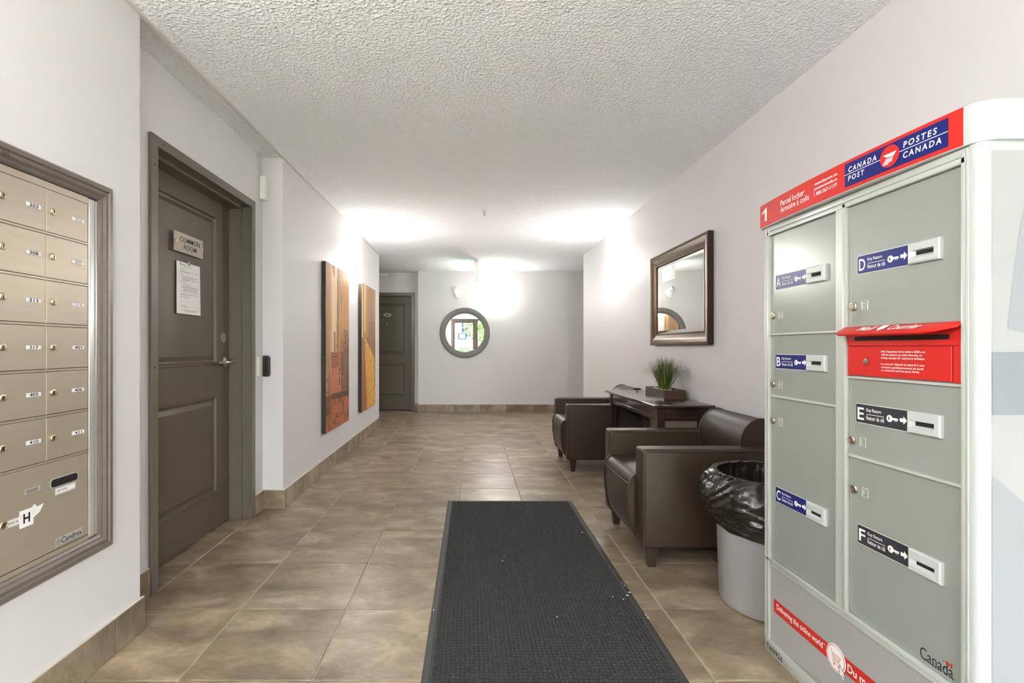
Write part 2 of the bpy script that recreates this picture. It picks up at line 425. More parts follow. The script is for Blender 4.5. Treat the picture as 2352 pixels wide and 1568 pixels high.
# beads along the ceiling on the left
bm = B(); box(bm, XA - .004, XA + .014, YE, YB1 + .004, ZC - .012, ZC - .0)
tag(obj('trim_1', bm, M['trimwhite'], smooth=False), 'thin white bead along the left ceiling edge', kind='structure')
bm = B(); box(bm, XA - .001, XA + .004, YB1 - .004, YB1 + .002, BH, ZC - .012)
tag(obj('trim_2', bm, M['trimwhite'], smooth=False), 'corner bead at the end of the left wall', kind='structure')

# baseboards of cut tile -------------------------------------------
bb_cache = {}
def baseboard(name, P, u0, u1, label, off=0.0):
    bm = B(); pbox(bm, P, u0, u1, 0.0, BH + .003, 0.0, BT - .004)
    root = tag(obj(name, bm, M['caulk'], loc=P(u0, 0, 0), smooth=False), label, kind='structure')
    ORIG[root.name] = Vector(P(u0, 0, 0))
    u = u0 + off - (T if off > 0 else 0)
    while u < u1 - .01:
        a, b = max(u, u0) + .0015, min(u + T, u1) - .0015
        u += T
        if b - a < .01: continue
        key = (P.k, round(b - a, 4))
        if key not in bb_cache:
            bm = B(); pbox(bm, Plane(P.k, 0), 0, b - a, 0.0, BH, 0.001, BT, 0.0015, 1)
            me = bpy.data.meshes.new('baseboard_tile'); bmesh.ops.recalc_face_normals(bm, faces=bm.faces[:]); bm.to_mesh(me); bm.free(); me.materials.append(M['tile']); bb_cache[key] = me
        o = bpy.data.objects.new('baseboard_tile', bb_cache[key]); link(o, root); o.location = P(a, 0, 0) - P(u0, 0, 0)
PL = {'A': Plane('X+', XA), 'REC': Plane('X+', XREC), 'RET': Plane('Y-', YA1), 'R': Plane('X-', XR), 'BK': Plane('Y-', YBK), 'BD': Plane('Y-', YBD), 'END': Plane('Y+', YB1), 'RETN': Plane('Y+', YA0)}
baseboard('baseboard_left', PL['A'], YE, YA0 + BT, 'brown tile baseboard below the mailboxes', off=.30)
baseboard('baseboard_left_recess', PL['REC'], YA0 + BT, DY0, 'brown tile baseboard before the common room door')
baseboard('baseboard_left_corner', PL['REC'], DY1, YA1 - BT, 'brown tile baseboard after the common room door')
baseboard('baseboard_left_return', PL['RET'], XREC, XA + BT, 'brown tile baseboard on the short return wall')
baseboard('baseboard_left_far', PL['A'], YA1 - BT + .003, YB1, 'brown tile baseboard below the two canvases', off=.40)
baseboard('baseboard_right', PL['R'], YE, YR1, 'brown tile baseboard behind the armchairs', off=.2)
baseboard('baseboard_back', PL['BK'], XBC, 3.2, 'brown tile baseboard below the round mirror', off=Xof(981.5, YBK) - XBC)
baseboard('baseboard_back_left', PL['BD'], D2X1, XBC, 'short brown tile baseboard beside the unit door')

# ------------------------------------------------------------------ doors
def leaf_with_panels(parent, P, u0, u1, z0, z1, w, panels, mt):
    bm = B(); pbox(bm, P, u0, u1, z0, z1, w - .04, w - .012)
    pu0, pu1 = panels[0][0], panels[0][1]
    pbox(bm, P, u0, pu0, z0, z1, w - .012, w); pbox(bm, P, pu1, u1, z0, z1, w - .012, w)
    zs = [z0] + [c for p in sorted(panels, key=lambda q: q[2]) for c in (p[2], p[3])] + [z1]
    for i in range(0, len(zs), 2): pbox(bm, P, pu0, pu1, zs[i], zs[i + 1], w - .012, w)
    leaf = obj('door_leaf', bm, mt, parent, smooth=False)
    for (a, b, c, d) in panels:
        bm = B(); ring(bm, P, a, b, c, d, [(0, w - .001), (.004, w + .004), (.012, w + .004), (.02, w - .008), (.03, w - .009), (.055, w - .001)], fill=True)
        obj('door_panel', bm, mt, leaf, smooth=False)
    return leaf

# door_1: common room
P = Plane('X+', XREC)
d1 = thing('door_1', P((DY0 + DY1) / 2, 0, 0), 'taupe two panel common room door set in a deep frame', None, kind='structure')
LW = -1.562 - XREC                                   # leaf face, behind the wall plane
FW = 0.05
bm = B()
for a, b in ((DY0, DY0 + FW), (DY1 - FW, DY1)):
    pbox(bm, P, a, b, 0.0, DZ, .002, .017, .002, 1)
pbox(bm, P, DY0 + .0012, DY1 - .0012, DZ - FW, DZ - .0012, .0028, .0174, .002, 1)
obj('door_casing', bm, M['framepaint'], d1)
bm = B()
for a, b, s in ((DY0 + .012, DY0 + FW, 1), (DY1 - FW, DY1 - .012, -1)):
    pbox(bm, P, a, b, 0.0, DZ - .012, LW - .05, .002)
    c = b if s > 0 else a
    pbox(bm, P, c, c + s * .016, 0.0, DZ - FW, LW, -.045)
pbox(bm, P, DY0 + FW, DY1 - FW, DZ - FW, DZ - .012, LW - .05, .002)
pbox(bm, P, DY0 + FW, DY1 - FW, DZ - FW - .016, DZ - FW, LW, -.045)
obj('door_jamb', bm, M['framepaint'], d1, smooth=False)
for y, z in ((DY0 + .022, 1.93), (DY0 + .022, 1.02), (DY1 - .022, 1.75), (DY0 + .09, DZ - .025)):
    bm = B(); lathe(bm, P, y, z, [(.005, .017), (.004, .0185), (0, .0185)], 10); obj('screw', bm, M['mailgap'], d1)
lu0, lu1 = DY0 + FW + .003, DY1 - FW - .003
pu1 = Yof(498, -1.562); pu0 = lu0 + (lu1 - pu1)
leaf1 = leaf_with_panels(d1, P, lu0, lu1, .012, DZ - FW - .004, LW, [(pu0, pu1, Zof(1131, pu1), Zof(908.5, pu1)), (pu0, pu1, Zof(837, pu1), Zof(497.5, pu1))], M['doorpaint'])
hy, hz = Yof(516, -1.562), Zof(830.5, Yof(516, -1.562))
bm = B(); lathe(bm, P, hy, hz, [(.033, LW), (.033, LW + .006), (.026, LW + .012), (.014, LW + .014), (.012, LW + .05), (.0, LW + .052)], 24)
rose = obj('lever_handle', bm, M['nickel'], d1)
bm = B(); tube(bm, [P(hy + .004, hz, LW + .052), P(hy - .02, hz, LW + .056), P(hy - .07, hz - .001, LW + .056), P(hy - .11, hz - .002, LW + .05), P(hy - .13, hz - .003, LW + .03)], [.010, .0105, .0095, .009, .008], 10)
obj('lever', bm, M['nickel'], rose)
bm = B(); cy_, cz_ = Yof(513, -1.562), Zof(775.5, Yof(513, -1.562)); lathe(bm, P, cy_, cz_, [(.032, LW), (.031, LW + .003), (0, LW + .004)], 24)
obj('cover_plate', bm, M['steel'], d1)
bm = B(); lathe(bm, P, Yof(424, -1.56), Zof(772, Yof(424, -1.56)), [(.004, LW), (.003, LW + .004), (0, LW + .004)], 8)
obj('peephole', bm, M['nickel'], d1)
bm = B(); pbox(bm, P, DY1 - .045, DY1 - .004, .93, 1.09, .017, .0185); obj('strike_plate', bm, M['framepaint'], d1, smooth=False)

# sign on the common room door
sy0, sy1, sz0, sz1 = Yof(402, -1.54), Yof(468, -1.54), 1.617, 1.722
sg = thing('door_sign', P(sy0, sz0, LW), 'clear acrylic plaque reading COMMON ROOM on stand-offs', 'sign')
bm = B(); pbox(bm, P, sy0, sy1, sz0, sz1, LW + .014, LW + .018, .001, 1); obj('plaque', bm, M['acrylic'], sg)
for y in (sy0 + .014, sy1 - .014):
    bm = B(); lathe(bm, P, y, (sz0 + sz1) / 2, [(.005, LW), (.005, LW + .02), (.0065, LW + .02), (.006, LW + .023), (0, LW + .0235)], 12); obj('stand_off', bm, M['nickel'], sg)
text(sg, P, 'COMMON', sy0 + .05, sy1 - .035, sz0 + .058, sz0 + .084, LW + .0185, M['black'], .006)
text(sg, P, 'ROOM', sy0 + .085, sy1 - .068, sz0 + .021, sz0 + .047, LW + .0185, M['black'], .006)
# notice on the door
ny0, ny1, nz0, nz1 = Yof(403.6, -1.56), Yof(457, -1.56), 1.291, 1.570
nt_ = thing('door_notice', P(ny0, nz0, LW), 'white printed letter sheet taped below the COMMON ROOM plaque', 'paper')
bm = B()
for i in range(8):
    for j in range(8):
        a, b = ny0 + (ny1 - ny0) * i / 8, ny0 + (ny1 - ny0) * (i + 1) / 8; c, d = nz0 + (nz1 - nz0) * j / 8, nz0 + (nz1 - nz0) * (j + 1) / 8
        cv = lambda u, v: LW + .0075 + .004 * math.sin((u - ny0) * 9) * (1 - (v - nz0) / (nz1 - nz0))
        bm.faces.new([bm.verts.new(P(u, v, cv(u, v))) for u, v in ((a, c), (b, c), (b, d), (a, d))])
bmesh.ops.remove_doubles(bm, verts=bm.verts[:], dist=1e-5)
e = bmesh.ops.extrude_face_region(bm, geom=bm.faces[:]); bmesh.ops.translate(bm, verts=[v for v in e['geom'] if isinstance(v, bmesh.types.BMVert)], vec=(-.0012, 0, 0))
obj('sheet', bm, M['offwhite'], nt_)
bm = B(); Wn = ny1 - ny0; Hn = nz1 - nz0
pw = lambda u, v: LW + .0085 + .004 * math.sin((u - ny0) * 9) * (1 - (v - nz0) / Hn)
rows = [(.92, .30, .62), (.86, .12, .30), (.82, .12, .9), (.80, .12, .5), (.76, .12, .22), (.72, .2, .88), (.70, .2, .7), (.67, .2, .9), (.65, .2, .5), (.61, .12, .34), (.57, .2, .55), (.53, .2, .9), (.51, .2, .84), (.48, .26, .9), (.46, .26, .8), (.43, .2, .9), (.38, .12, .88), (.36, .12, .45), (.32, .12, .5), (.24, .12, .2), (.16, .12, .38), (.13, .12, .48), (.07, .2, .9), (.05, .3, .8)]
for v, a, b in rows:
    u = ny0 + a * Wn
    while u < ny0 + b * Wn:
        u2 = min(u + random.uniform(.008, .018), ny0 + b * Wn); z = nz0 + v * Hn
        sheet(bm, lambda uu, vv, w: P(uu, vv, pw(uu, vv)), [(u, z), (u2, z), (u2, z + .0024), (u, z + .0024)]); u = u2 + .0025
u = ny0 + .12 * Wn; z = nz0 + .935 * Hn
sheet(bm, lambda uu, vv, w: P(uu, vv, pw(uu, vv)), [(u, z), (u + .012, z), (u + .012, z + .012), (u, z + .012)])
sheet(bm, lambda uu, vv, w: P(uu, vv, pw(uu, vv)), [(u + .016, z + .001), (u + .05, z + .001), (u + .05, z + .006), (u + .016, z + .006)])
obj('print_line', bm, M['greyprint'], nt_, smooth=False, recalc=False)
bm = B(); pbox(bm, P, (ny0 + ny1) / 2 - .012, (ny0 + ny1) / 2 + .012, nz1 - .012, nz1 + .012, LW + .0085, LW + .0092); obj('tape', bm, M['acrylic'], nt_, smooth=False)

# white sensor and card reader beside it
y0 = Yof(594, -1.42)
bm = B(); box(bm, XREC, XREC + .034, YA1 - .052, YA1 - .001, Zof(459, 3.37), Zof(404.6, 3.37), .006, 3)
tag(obj('door_sensor', bm, M['white'], loc=(XREC + .017, YA1 - .03, Zof(459, 3.37))), 'small white door contact sensor high in the corner by the common room door', 'sensor')
rz0, rz1 = Zof(864.5, 3.39), Zof(816.7, 3.39)
cr = thing('card_reader', (XREC + .03, YA1, rz0), 'black access reader on a white box beside the common room door', 'card reader')
bm = B(); box(bm, XREC, XREC + .008, YA1 - .092, YA1 - .003, rz0 + .008, rz1 - .006, .003, 2); obj('white_box', bm, M['white'], cr)
xr0, xr1 = Xof(604, YA1 - .015), Xof(620.5, YA1 - .015)
bm = B(); box(bm, xr0 + .001, xr1 - .008, YA1 - .026, YA1, rz0, rz1, .006, 3); obj('reader_body', bm, M['blackplastic'], cr)
bm = B(); box(bm, xr0 + .022, xr1, YA1 - .03, YA1 - .004, rz0 + .008, rz1 - .010, .006, 3); box(bm, xr0 + .019, xr0 + .0225, YA1 - .033, YA1 - .02, rz0 + .018, rz1 - .016, .001, 1); obj('reader_slot', bm, M['blackplastic'], cr)

# door_2: unit 104 in the back
P = Plane('Y-', YBD)
d2 = thing('door_2', ((D2X0 + D2X1) / 2, YBD, 0), 'taupe two panel unit door with oval 104 plate', None, kind='structure')
Z2 = Zof(671.5, YBD)
bm = B(); fwd = .062
for a, b in ((D2X0, D2X0 + fwd), (D2X1 - fwd, D2X1)): pbox(bm, P, a, b, 0, Z2, .002, .02, .003, 1)
pbox(bm, P, D2X0 + .0012, D2X1 - .0012, Z2 - fwd, Z2 - .0012, .0028, .0205, .003, 1)
obj('door_casing', bm, M['framepaint'], d2)
bm = B()
for a, b in ((D2X0 + .02, D2X0 + fwd), (D2X1 - fwd, D2X1 - .02)): pbox(bm, P, a, b, 0, Z2 - .02, -.12, .002)
pbox(bm, P, D2X0 + .02, D2X1 - .02, Z2 - fwd, Z2 - .02, -.12, .0021)
obj('door_jamb', bm, M['framepaint'], d2, smooth=False)
q1 = Xof(929, YBD); q0 = D2X0 + D2X1 - q1
leaf_with_panels(d2, P, D2X0 + fwd + .002, D2X1 - fwd - .002, .014, Z2 - fwd - .003, -.035, [(q0, q1, Zof(911.5, YBD), Zof(836, YBD)), (q0, q1, Zof(813, YBD), Zof(696, YBD))], M['doorpaint'])
nx, nz = Xof(888.8, YBD), Zof(722.8, YBD)
bm = B(); prism(bm, P, [(nx + .072 * math.cos(t * PI / 16), nz + .031 * math.sin(t * PI / 16)) for t in range(32)], -.035, -.028)
pl = obj('number_plate', bm, M['nickel'], d2)
text(pl, P, '104', nx - .04, nx + .04, nz - .016, nz + .016, -.0275, M['black'], .03)
bm = B(); lathe(bm, P, Xof(888, YBD), Zof(743, YBD), [(.01, -.035), (.009, -.029), (0, -.029)], 12); obj('peephole', bm, M['nickel'], d2)
bm = B(); lathe(bm, P, D2X0 + .12, 1.0, [(.032, -.035), (.03, -.026), (.013, -.024), (.012, .01), (0, .011)], 16); tube(bm, [P(D2X0 + .12, 1.0, .012), P(D2X0 + .24, 1.0, .012)], .009, 8); obj('lever_handle', bm, M['nickel'], d2)
bm = B(); a, b = Xof(868, YBD - .03), Xof(892, YBD - .03)
pbox(bm, P, a, b, Zof(634.5, YBD), Zof(627.5, YBD), 0, .045, .006, 2)
tag(obj('wall_sensor', bm, M['white'], loc=P((a + b) / 2, Zof(634, YBD), 0)), 'thin white cover strip near the ceiling above the unit 104 door', 'sensor')

# ------------------------------------------------------------------ mailboxes
XM = XA + .004
P = Plane('X+', XA)
CW, RP, ZT = .165, .1395, 1.593
MYR = Yof(202, XM)
MY0 = MYR - 5 * CW
mb = thing('mailbox_bank', P(1.2, .41, 0), 'champagne metal mailbox bank in a taupe moulded frame', 'mailboxes')
fy1 = Yof(260, -1.279); fy0 = MY0 - .10; fz0, fz1 = .406, 1.674
bm = B(); ring(bm, P, fy0, fy1, fz0, fz1, [(0, 0.0), (0, .016), (.006, .021), (.018, .021), (.022, .016), (.034, .019), (.044, .012), (.048, .013), (.056, .009), (.058, .001)])
obj('moulded_frame', bm, M['mouldpaint'], mb, ang=25)
bm = B(); pbox(bm, P, fy0 + .05, fy1 - .05, fz0 + .05, fz1 - .05, 0.0, .0012); obj('back_panel', bm, M['mailgap'], mb, smooth=False)
for a_, b_, w_ in ((MYR + .001, MYR + .026, .008), (MYR + .031, MYR + .040, .006), (MY0 - .032, MY0 - .003, .007)):
    bm = B(); pbox(bm, P, a_, b_, .468, 1.612, .001, w_, .002, 2); obj('side_channel', bm, M['alu'], mb)
bm = B()
pbox(bm, P, MY0 - .03, MYR, ZT + .001, 1.614, .001, .0055); pbox(bm, P, MY0 - .03, MYR, .464, .478, .001, .0055)
for r in range(1, 7): pbox(bm, P, MY0, MYR, ZT - r * RP + .0015, ZT - r * RP + .0075, .001, .0052)
for c in range(0, 5): pbox(bm, P, MY0 + c * CW - .0005, MY0 + c * CW + .0012, .478, ZT, .001, .003)
obj('face_frame', bm, M['mailmetal'], mb, smooth=False)
nums = {(0, 3): '303', (0, 4): '304', (1, 3): '308', (1, 4): '309', (2, 3): '313', (2, 4): '314', (3, 3): '317', (3, 4): '401', (4, 3): '405', (4, 4): '406', (5, 3): '410', (5, 4): '411'}
def cam_lock(parent, P, u, v, w, r, name='lock'):
    bm = B(); lathe(bm, P, u, v, [(r, w), (r, w + .004), (r * .86, w + .006), (r * .62, w + .0065), (r * .6, w + .0055), (0, w + .0055)], 20)
    l = obj(name, bm, M['brass'] if name == 'lock' else M['nickel'], parent)
    return l
def keyhole(bm, P, u, v, w, r):
    pbox(bm, P, u - r * .12, u + r * .12, v - r * .45, v + r * .4, w + .005, w + .0062)
for r in range(6):
    for c in range(5):
        u0 = MY0 + c * CW + .0015; u1 = u0 + CW - .003; z1 = ZT - r * RP; z0 = z1 - RP + .0095
        bm = B(); pbox(bm, P, u0, u1, z0, z1, .0012, .0045, .0008, 1)
        dr = obj('mailbox_door', bm, M['mailmetal'], mb)
        zc = (z0 + z1) / 2 + .001
        cam_lock(dr, P, u0 + .022, zc, .0045, .0103)
        bm = B(); keyhole(bm, P, u0 + .022, zc, .0048, .0103); obj('keyhole', bm, M['darkhole'], dr, smooth=False)
        bm = B(); pbox(bm, P, u1 - .067, u1 - .016, zc - .0075, zc + .0075, .0045, .0052); obj('label_holder', bm, M['greyprint'], dr, smooth=False)
        bm = B(); pbox(bm, P, u1 - .066, u1 - .017, zc - .0065, zc + .0055, .0052, .0056); obj('name_label', bm, M['offwhite'], dr, smooth=False)
        t = nums.get((r, c))
        if t:
            fade = t in ('304', '309', '314')
            text(dr, P, t, u1 - .056, u1 - .026, zc - .0055, zc + .0045, .0058, M['greyprint'] if fade else M['black'], .02, name='unit_number')
# parcel doors under them
for (ua, ub, live) in ((MY0 + CW * 3 + .0015, MYR - .0015, True), (MY0 + CW + .0015, MY0 + CW * 3 - .0015, False), (MY0 + .0015, MY0 + CW - .0015, False)):
    z1 = ZT - 6 * RP; z0 = .481
    bm = B(); pbox(bm, P, ua, ub, z0, z1, .0012, .0045, .0008, 1)
    dr = obj('parcel_door', bm, M['mailmetal'], mb)
    cam_lock(dr, P, ua + .024, .619, .0045, .0115, 'lock')
    if not live: continue
    W = .0045
    def rr(u0, u1, v0, v1, rad, n=5):
        pts = []
        for (cu, cv, a0) in ((u1 - rad, v1 - rad, 0), (u0 + rad, v1 - rad, 90), (u0 + rad, v0 + rad, 180), (u1 - rad, v0 + rad, 270)):
            for k in range(n + 1):
                a = math.radians(a0 + 90 * k / n); pts.append((cu + rad * math.cos(a), cv + rad * math.sin(a)))
        return pts
    bm = B(); prism(bm, P, rr(1.514, 1.621, .674, .704, .011), W, W + .0012); obj('slot_rim', bm, M['alu'], dr)
    bm = B(); prism(bm, P, rr(1.517, 1.618, .677, .701, .009), W + .001, W + .0018); obj('key_slot', bm, M['darkhole'], dr, smooth=False)
    bm = B(); pbox(bm, P, 1.533, 1.611, .650, .671, W, W + .0006); s_ = obj('slot_label', bm, M['offwhite'], dr, smooth=False)
    bm = B(); ring(bm, P, 1.535, 1.609, .652, .669, [(0, W + .0008), (.0008, W + .0008)]); add_text(bm, P, 'KEY RTN', 1.541, 1.577, .657, .664, W + .0008); obj('slot_print', bm, M['black'], dr, smooth=False, recalc=False)
    bm = B(); pbox(bm, P, 1.4287, 1.479, .682, .697, W, W + .001); obj('label_window', bm, M['alu'], dr, smooth=False)
    bm = B(); pbox(bm, P, 1.432, 1.471, .6845, .6945, W + .001, W + .0014); obj('window_pane', bm, M['steel'], dr, smooth=False)
    bm = B(); pbox(bm, P, 1.372, 1.42, .605, .626, W, W + .0006); obj('parcel_label', bm, M['offwhite'], dr, smooth=False)
    bm = B(); ring(bm, P, 1.3735, 1.4185, .6065, .6245, [(0, W + .0008), (.0008, W + .0008)]); add_text(bm, P, 'PARCEL', 1.378, 1.4095, .612, .619, W + .0008); obj('parcel_print', bm, M['black'], dr, smooth=False, recalc=False)
    bm = B(); prism(bm, P, [(1.44, .60), (1.478, .618), (1.492, .640), (1.47, .636), (1.46, .648), (1.44, .63)], W, W + .0004); obj('torn_sticker', bm, M['offwhite'], dr, smooth=False)
    bm = B(); pbox(bm, P, 1.4107, 1.4552, .590, .640, W + .0009, W + .0014); obj('letter_sticker', bm, M['offwhite'], dr, smooth=False)
    text(dr, P, 'H', 1.422, 1.444, .601, .629, W + .0017, M['black'], .03, name='letter')
    bm = B(); pbox(bm, P, 1.534, 1.640, .489, .514, W, W + .0005); obj('maker_sticker', bm, M['alu'], dr, smooth=False)
    bm = B(); add_text(bm, P, 'Cendrex', 1.556, 1.637, .4925, .5105, W + .0008, .008)
    for k in range(20):
        a0, a1 = 2 * PI * k / 20, 2 * PI * (k + 1) / 20; c0 = (1.545, .5005)
        sheet(bm, P, [(c0[0] + r_ * math.cos(a), c0[1] + r_ * math.sin(a)) for r_, a in ((.0075, a0), (.0075, a1), (.0062, a1), (.0062, a0))], W + .0008)
    sheet(bm, P, [(1.541, .4998), (1.549, .4998), (1.549, .5012), (1.541, .5012)], W + .0008)
    obj('maker_name', bm, M['black'], dr, smooth=False, recalc=False)
text(mb, P, '05', Yof(2, -1.278), Yof(22, -1.278), 1.632, 1.650, .0214, M['mailgap'], 0.0, name='pen_mark')

# ------------------------------------------------------------------ canvases
def painting(name, px0, fn, label):
    t = .04; y0 = Yof(px0, XA + t); y1 = y0 + .81; z0, z1 = .362, 1.858
    P = Plane('X+', XA)
    o = thing(name, P((y0 + y1) / 2, z0, 0), label, 'painting', 'tall canvases on the left wall')
    bm = B(); pbox(bm, P, y0, y1, z0, z1, .004, t - .0005, .001, 1); obj('stretcher', bm, M['canvasedge'], o)
    nu, nv = 90, 200
    vs_ = []; fs = []; cols = []
    org = ORIG[o.name]
    for j in range(nv + 1):
        for i in range(nu + 1):
            u, v = i / nu, j / nv
            vs_.append(P(y0 + .001 + (y1 - y0 - .002) * u, z0 + .001 + (z1 - z0 - .002) * v, t) - org); cols.append(fn(u, v))
    for j in range(nv):
        for i in range(nu):
            a = j * (nu + 1) + i; fs.append((a, a + 1, a + nu + 2, a + nu + 1))
    me = bpy.data.meshes.new('canvas_print'); me.from_pydata(vs_, [], fs)
    at = me.color_attributes.new('Col', 'FLOAT_COLOR', 'POINT'); at.data.foreach_set('color', [c for cc in cols for c in cc])
    me.materials.append(M['canvasprint']); p = bpy.data.objects.new('canvas_print', me); link(p, o)
    return o
def nz2(u, v, su, sv, s=0.0): return noise.noise(Vector((u * su + s, v * sv - s, s * 1.7)))
def mixc(a, b, t): t = max(0, min(1, t)); return tuple(a[k] + (b[k] - a[k]) * t for k in range(3))
def P1(u, v):
    streak = nz2(u, v, 26, 2.2, 3) * .6 + nz2(u, v, 60, 9, 8) * .4; fine = nz2(u, v, 40, 70, 1)
    cream, ora, brn, drk, red = lin(236, 206, 160)[:3], lin(206, 146, 76)[:3], lin(150, 96, 52)[:3], lin(64, 42, 28)[:3], lin(176, 98, 62)[:3]
    if v > .47:
        if u < .17: c = mixc(lin(198, 150, 104)[:3], brn, .4 + streak)
        elif u < .23: c = mixc(cream, brn, (.5 + streak) * .8)
        elif u < .45 - .08 * (1 - v): c = mixc(cream, lin(226, 180, 128)[:3], .4 + streak + .5 * (.9 - v)); c = mixc(c, brn, 1 if (v > .93 and .24 < u < .34 and (u - .24) > (1 - v)) else 0)
        elif u < .56: c = mixc(lin(200, 140, 74)[:3], drk, .5 + 1.2 * streak + .5 * fine)
        else: c = mixc(ora, brn, .35 + .7 * streak + .6 * fine + .5 * (.75 - v)); c = mixc(c, lin(226, 178, 84)[:3], max(0, .5 - abs(v - .68) * 3) if u < .72 else 0)
        if .62 < u < .66 and v < .85: c = mixc(c, drk, .6)
        if v < .6 and .3 < u < .38: c = mixc(c, drk, .7)
        if v < .62 and u > .7: c = mixc(c, drk, .35 + .6 * fine + .4 * (.62 - v) * 6)
    elif v > .375 and .22 < u < .52:
        c = mixc(red, lin(120, 62, 40)[:3], 1.0 if ((v - .375) * 62) % 1.0 < .4 else 0.1)
    elif v > .215 and .22 < u < .62 + (.3 - v) * .2:
        c = mixc(red, lin(196, 122, 84)[:3], .4 + fine + nz2(u, v, 12, 12, 4) * .6)
        if u > .5 and .26 < v < .4: c = mixc(c, lin(214, 186, 140)[:3] if fine > .1 else drk, .7)
    elif v < .215:
        k = (math.floor(u * 9 + 3 * v * 3), math.floor(v * 34)); h = (math.sin(k[0] * 12.9 + k[1] * 78.2) * 43758.5) % 1.0
        c = mixc(lin(186, 108, 66)[:3], lin(122, 76, 44)[:3], h + .25 * fine)
        if v > .19 - .02 * u and u > .2: c = mixc(c, drk, .75)
        if u < .18 and v > .1: c = mixc(c, drk, .6)
    elif u <= .22:
        c = mixc(lin(190, 140, 96)[:3], drk, (.25 + .9 * (.47 - v) + streak * 1.1) if u > .08 else .15 + 1.2 * fine)
    else:
        c = mixc(lin(150, 98, 54)[:3], drk, .35 + .9 * (.47 - v) + streak + .7 * fine)
    return (*[max(0.0, x) for x in c], 1)
def P2(u, v):
    streak = nz2(u, v, 22, 1.6, 13) * .65 + nz2(u, v, 55, 8, 18) * .35; fine = nz2(u, v, 34, 60, 11)
    gold, brn, drk = lin(226, 172, 80)[:3], lin(158, 108, 56)[:3], lin(84, 56, 32)[:3]
    c = mixc(lin(186, 132, 72)[:3], brn, .5 + streak)
    if u < .08: c = lin(214, 176, 116)[:3]
    elif .16 < u < .28 and v > .62: c = mixc(c, lin(230, 190, 130)[:3], .7 + streak)
    if u > .45: c = mixc(c, drk, .15 + .8 * max(0, streak) + (.25 if v < .72 else 0))
    left = .20 + (.58 - v) * .28; right = .22 + max(0, (.58 - v)) * 4.2
    if v < .58 and left < u < min(right, 1.0 if v < .38 else .98):
        c = mixc(gold, lin(176, 118, 46)[:3], .25 + 1.2 * max(0, nz2(u + v * .6, v, 9, 60, 21)) + .2 * fine)
        if v > .15 and u > .9: c = mixc(c, brn, .6)
    elif v < .5 and u <= left: c = mixc(lin(166, 102, 50)[:3], drk, .25 + streak * .8)
    elif v < .58: c = mixc(lin(170, 116, 56)[:3], drk, .4 + streak)
    return (*[max(0.0, x) for x in c], 1)
painting('canvas_painting', 748.4, P1, 'canvas of a narrow brown alley with red steps, edge dark')
painting('canvas_painting', 830.5, P2, 'canvas of a golden cobbled lane between brown walls')

# ------------------------------------------------------------------ sconces (local: wall at y = 0, light towards -y)
sc = thing('wall_sconce', (0, 0, 0), 'lit opal glass half round wall sconce between the two canvases', 'wall lamp', 'opal glass wall sconces')
SH = .33
bm = B(); box(bm, -.05, .05, -.012, 0, -.12, .12, .004, 2); obj('back_plate', bm, M['white'], sc)
n = 24; out = [(-.085, -.001)]; inn = [(-.0815, -.001)]
for k in range(n + 1):
    a = PI * (k / n); x = -.085 * math.cos(a); y = -.03 - .068 * math.sin(a) ** .8
    out.append((x, y)); inn.append((x * .958, y + .0035))
out.append((.085, -.001)); inn.append((.0815, -.001)); n = len(out) - 1
bm = B(); vo = [[bm.verts.new((x, y, z)) for x, y in out] for z in (-SH / 2, SH / 2)]; vi = [[bm.verts.new((x, y, z)) for x, y in inn] for z in (-SH / 2, SH / 2)]
for k in range(1, n - 1):
    bm.faces.new((vo[0][k], vo[0][k + 1], vo[1][k + 1], vo[1][k]))
    for e_ in (0, 1): bm.faces.new((vo[e_][k], vo[e_][k + 1], vi[e_][k + 1], vi[e_][k]))
obj('glass_shade', bm, M['shade'], sc)
bm = B(); vi = [[bm.verts.new((x, y, z)) for x, y in inn] for z in (-SH / 2, SH / 2)]
for k in range(n): bm.faces.new((vi[0][k], vi[0][k + 1], vi[1][k + 1], vi[1][k]))
for k in (0, n - 1):
    w0 = [bm.verts.new((*out[q], z)) for q, z in ((k, -SH / 2), (k + 1, -SH / 2), (k + 1, SH / 2), (k, SH / 2))]; bm.faces.new(w0)
obj('glow_block_lining', bm, M['white'], sc)  # unlit inner skin and sides, added to keep the glow off the wall
for sx in (-1, 1):
    bm = B(); t_ = bmesh.new(); bmesh.ops.create_cone(t_, cap_ends=True, segments=12, radius1=.012, radius2=.012, depth=.16)
    merge(bm, t_, Matrix.Translation((sx * .032, -.048, 0)))
    obj('lamp_bulb', bm, M['bulb'], sc)
for z in (-1, 1):
    bm = B(); box(bm, -.009, .009, -.1, -.01, z * (SH / 2 + .003) - .003, z * (SH / 2 + .003) + .003, .001, 1)
    box(bm, -.008, .008, -.103, -.097, z * (SH / 2) - .012, z * (SH / 2) + .006, .002, 1)
    obj('shade_clip', bm, M['nickel'], sc)
SY, SZ = 5.41, 1.985
sc.location = (XA, SY, SZ); sc.rotation_euler.z = PI / 2
s2 = copy_tree(sc); s2.location = (XR, 5.39, SZ); s2.rotation_euler.z = -PI / 2; s2['label'] = 'lit opal glass half round wall sconce on the wall with the bronze mirror'
s3 = copy_tree(sc); s3.location = (Xof(1137, YBK - .05), YBK, 1.965); s3.rotation_euler.z = 0; s3['label'] = 'lit opal glass half round wall sconce beside the round mirror'
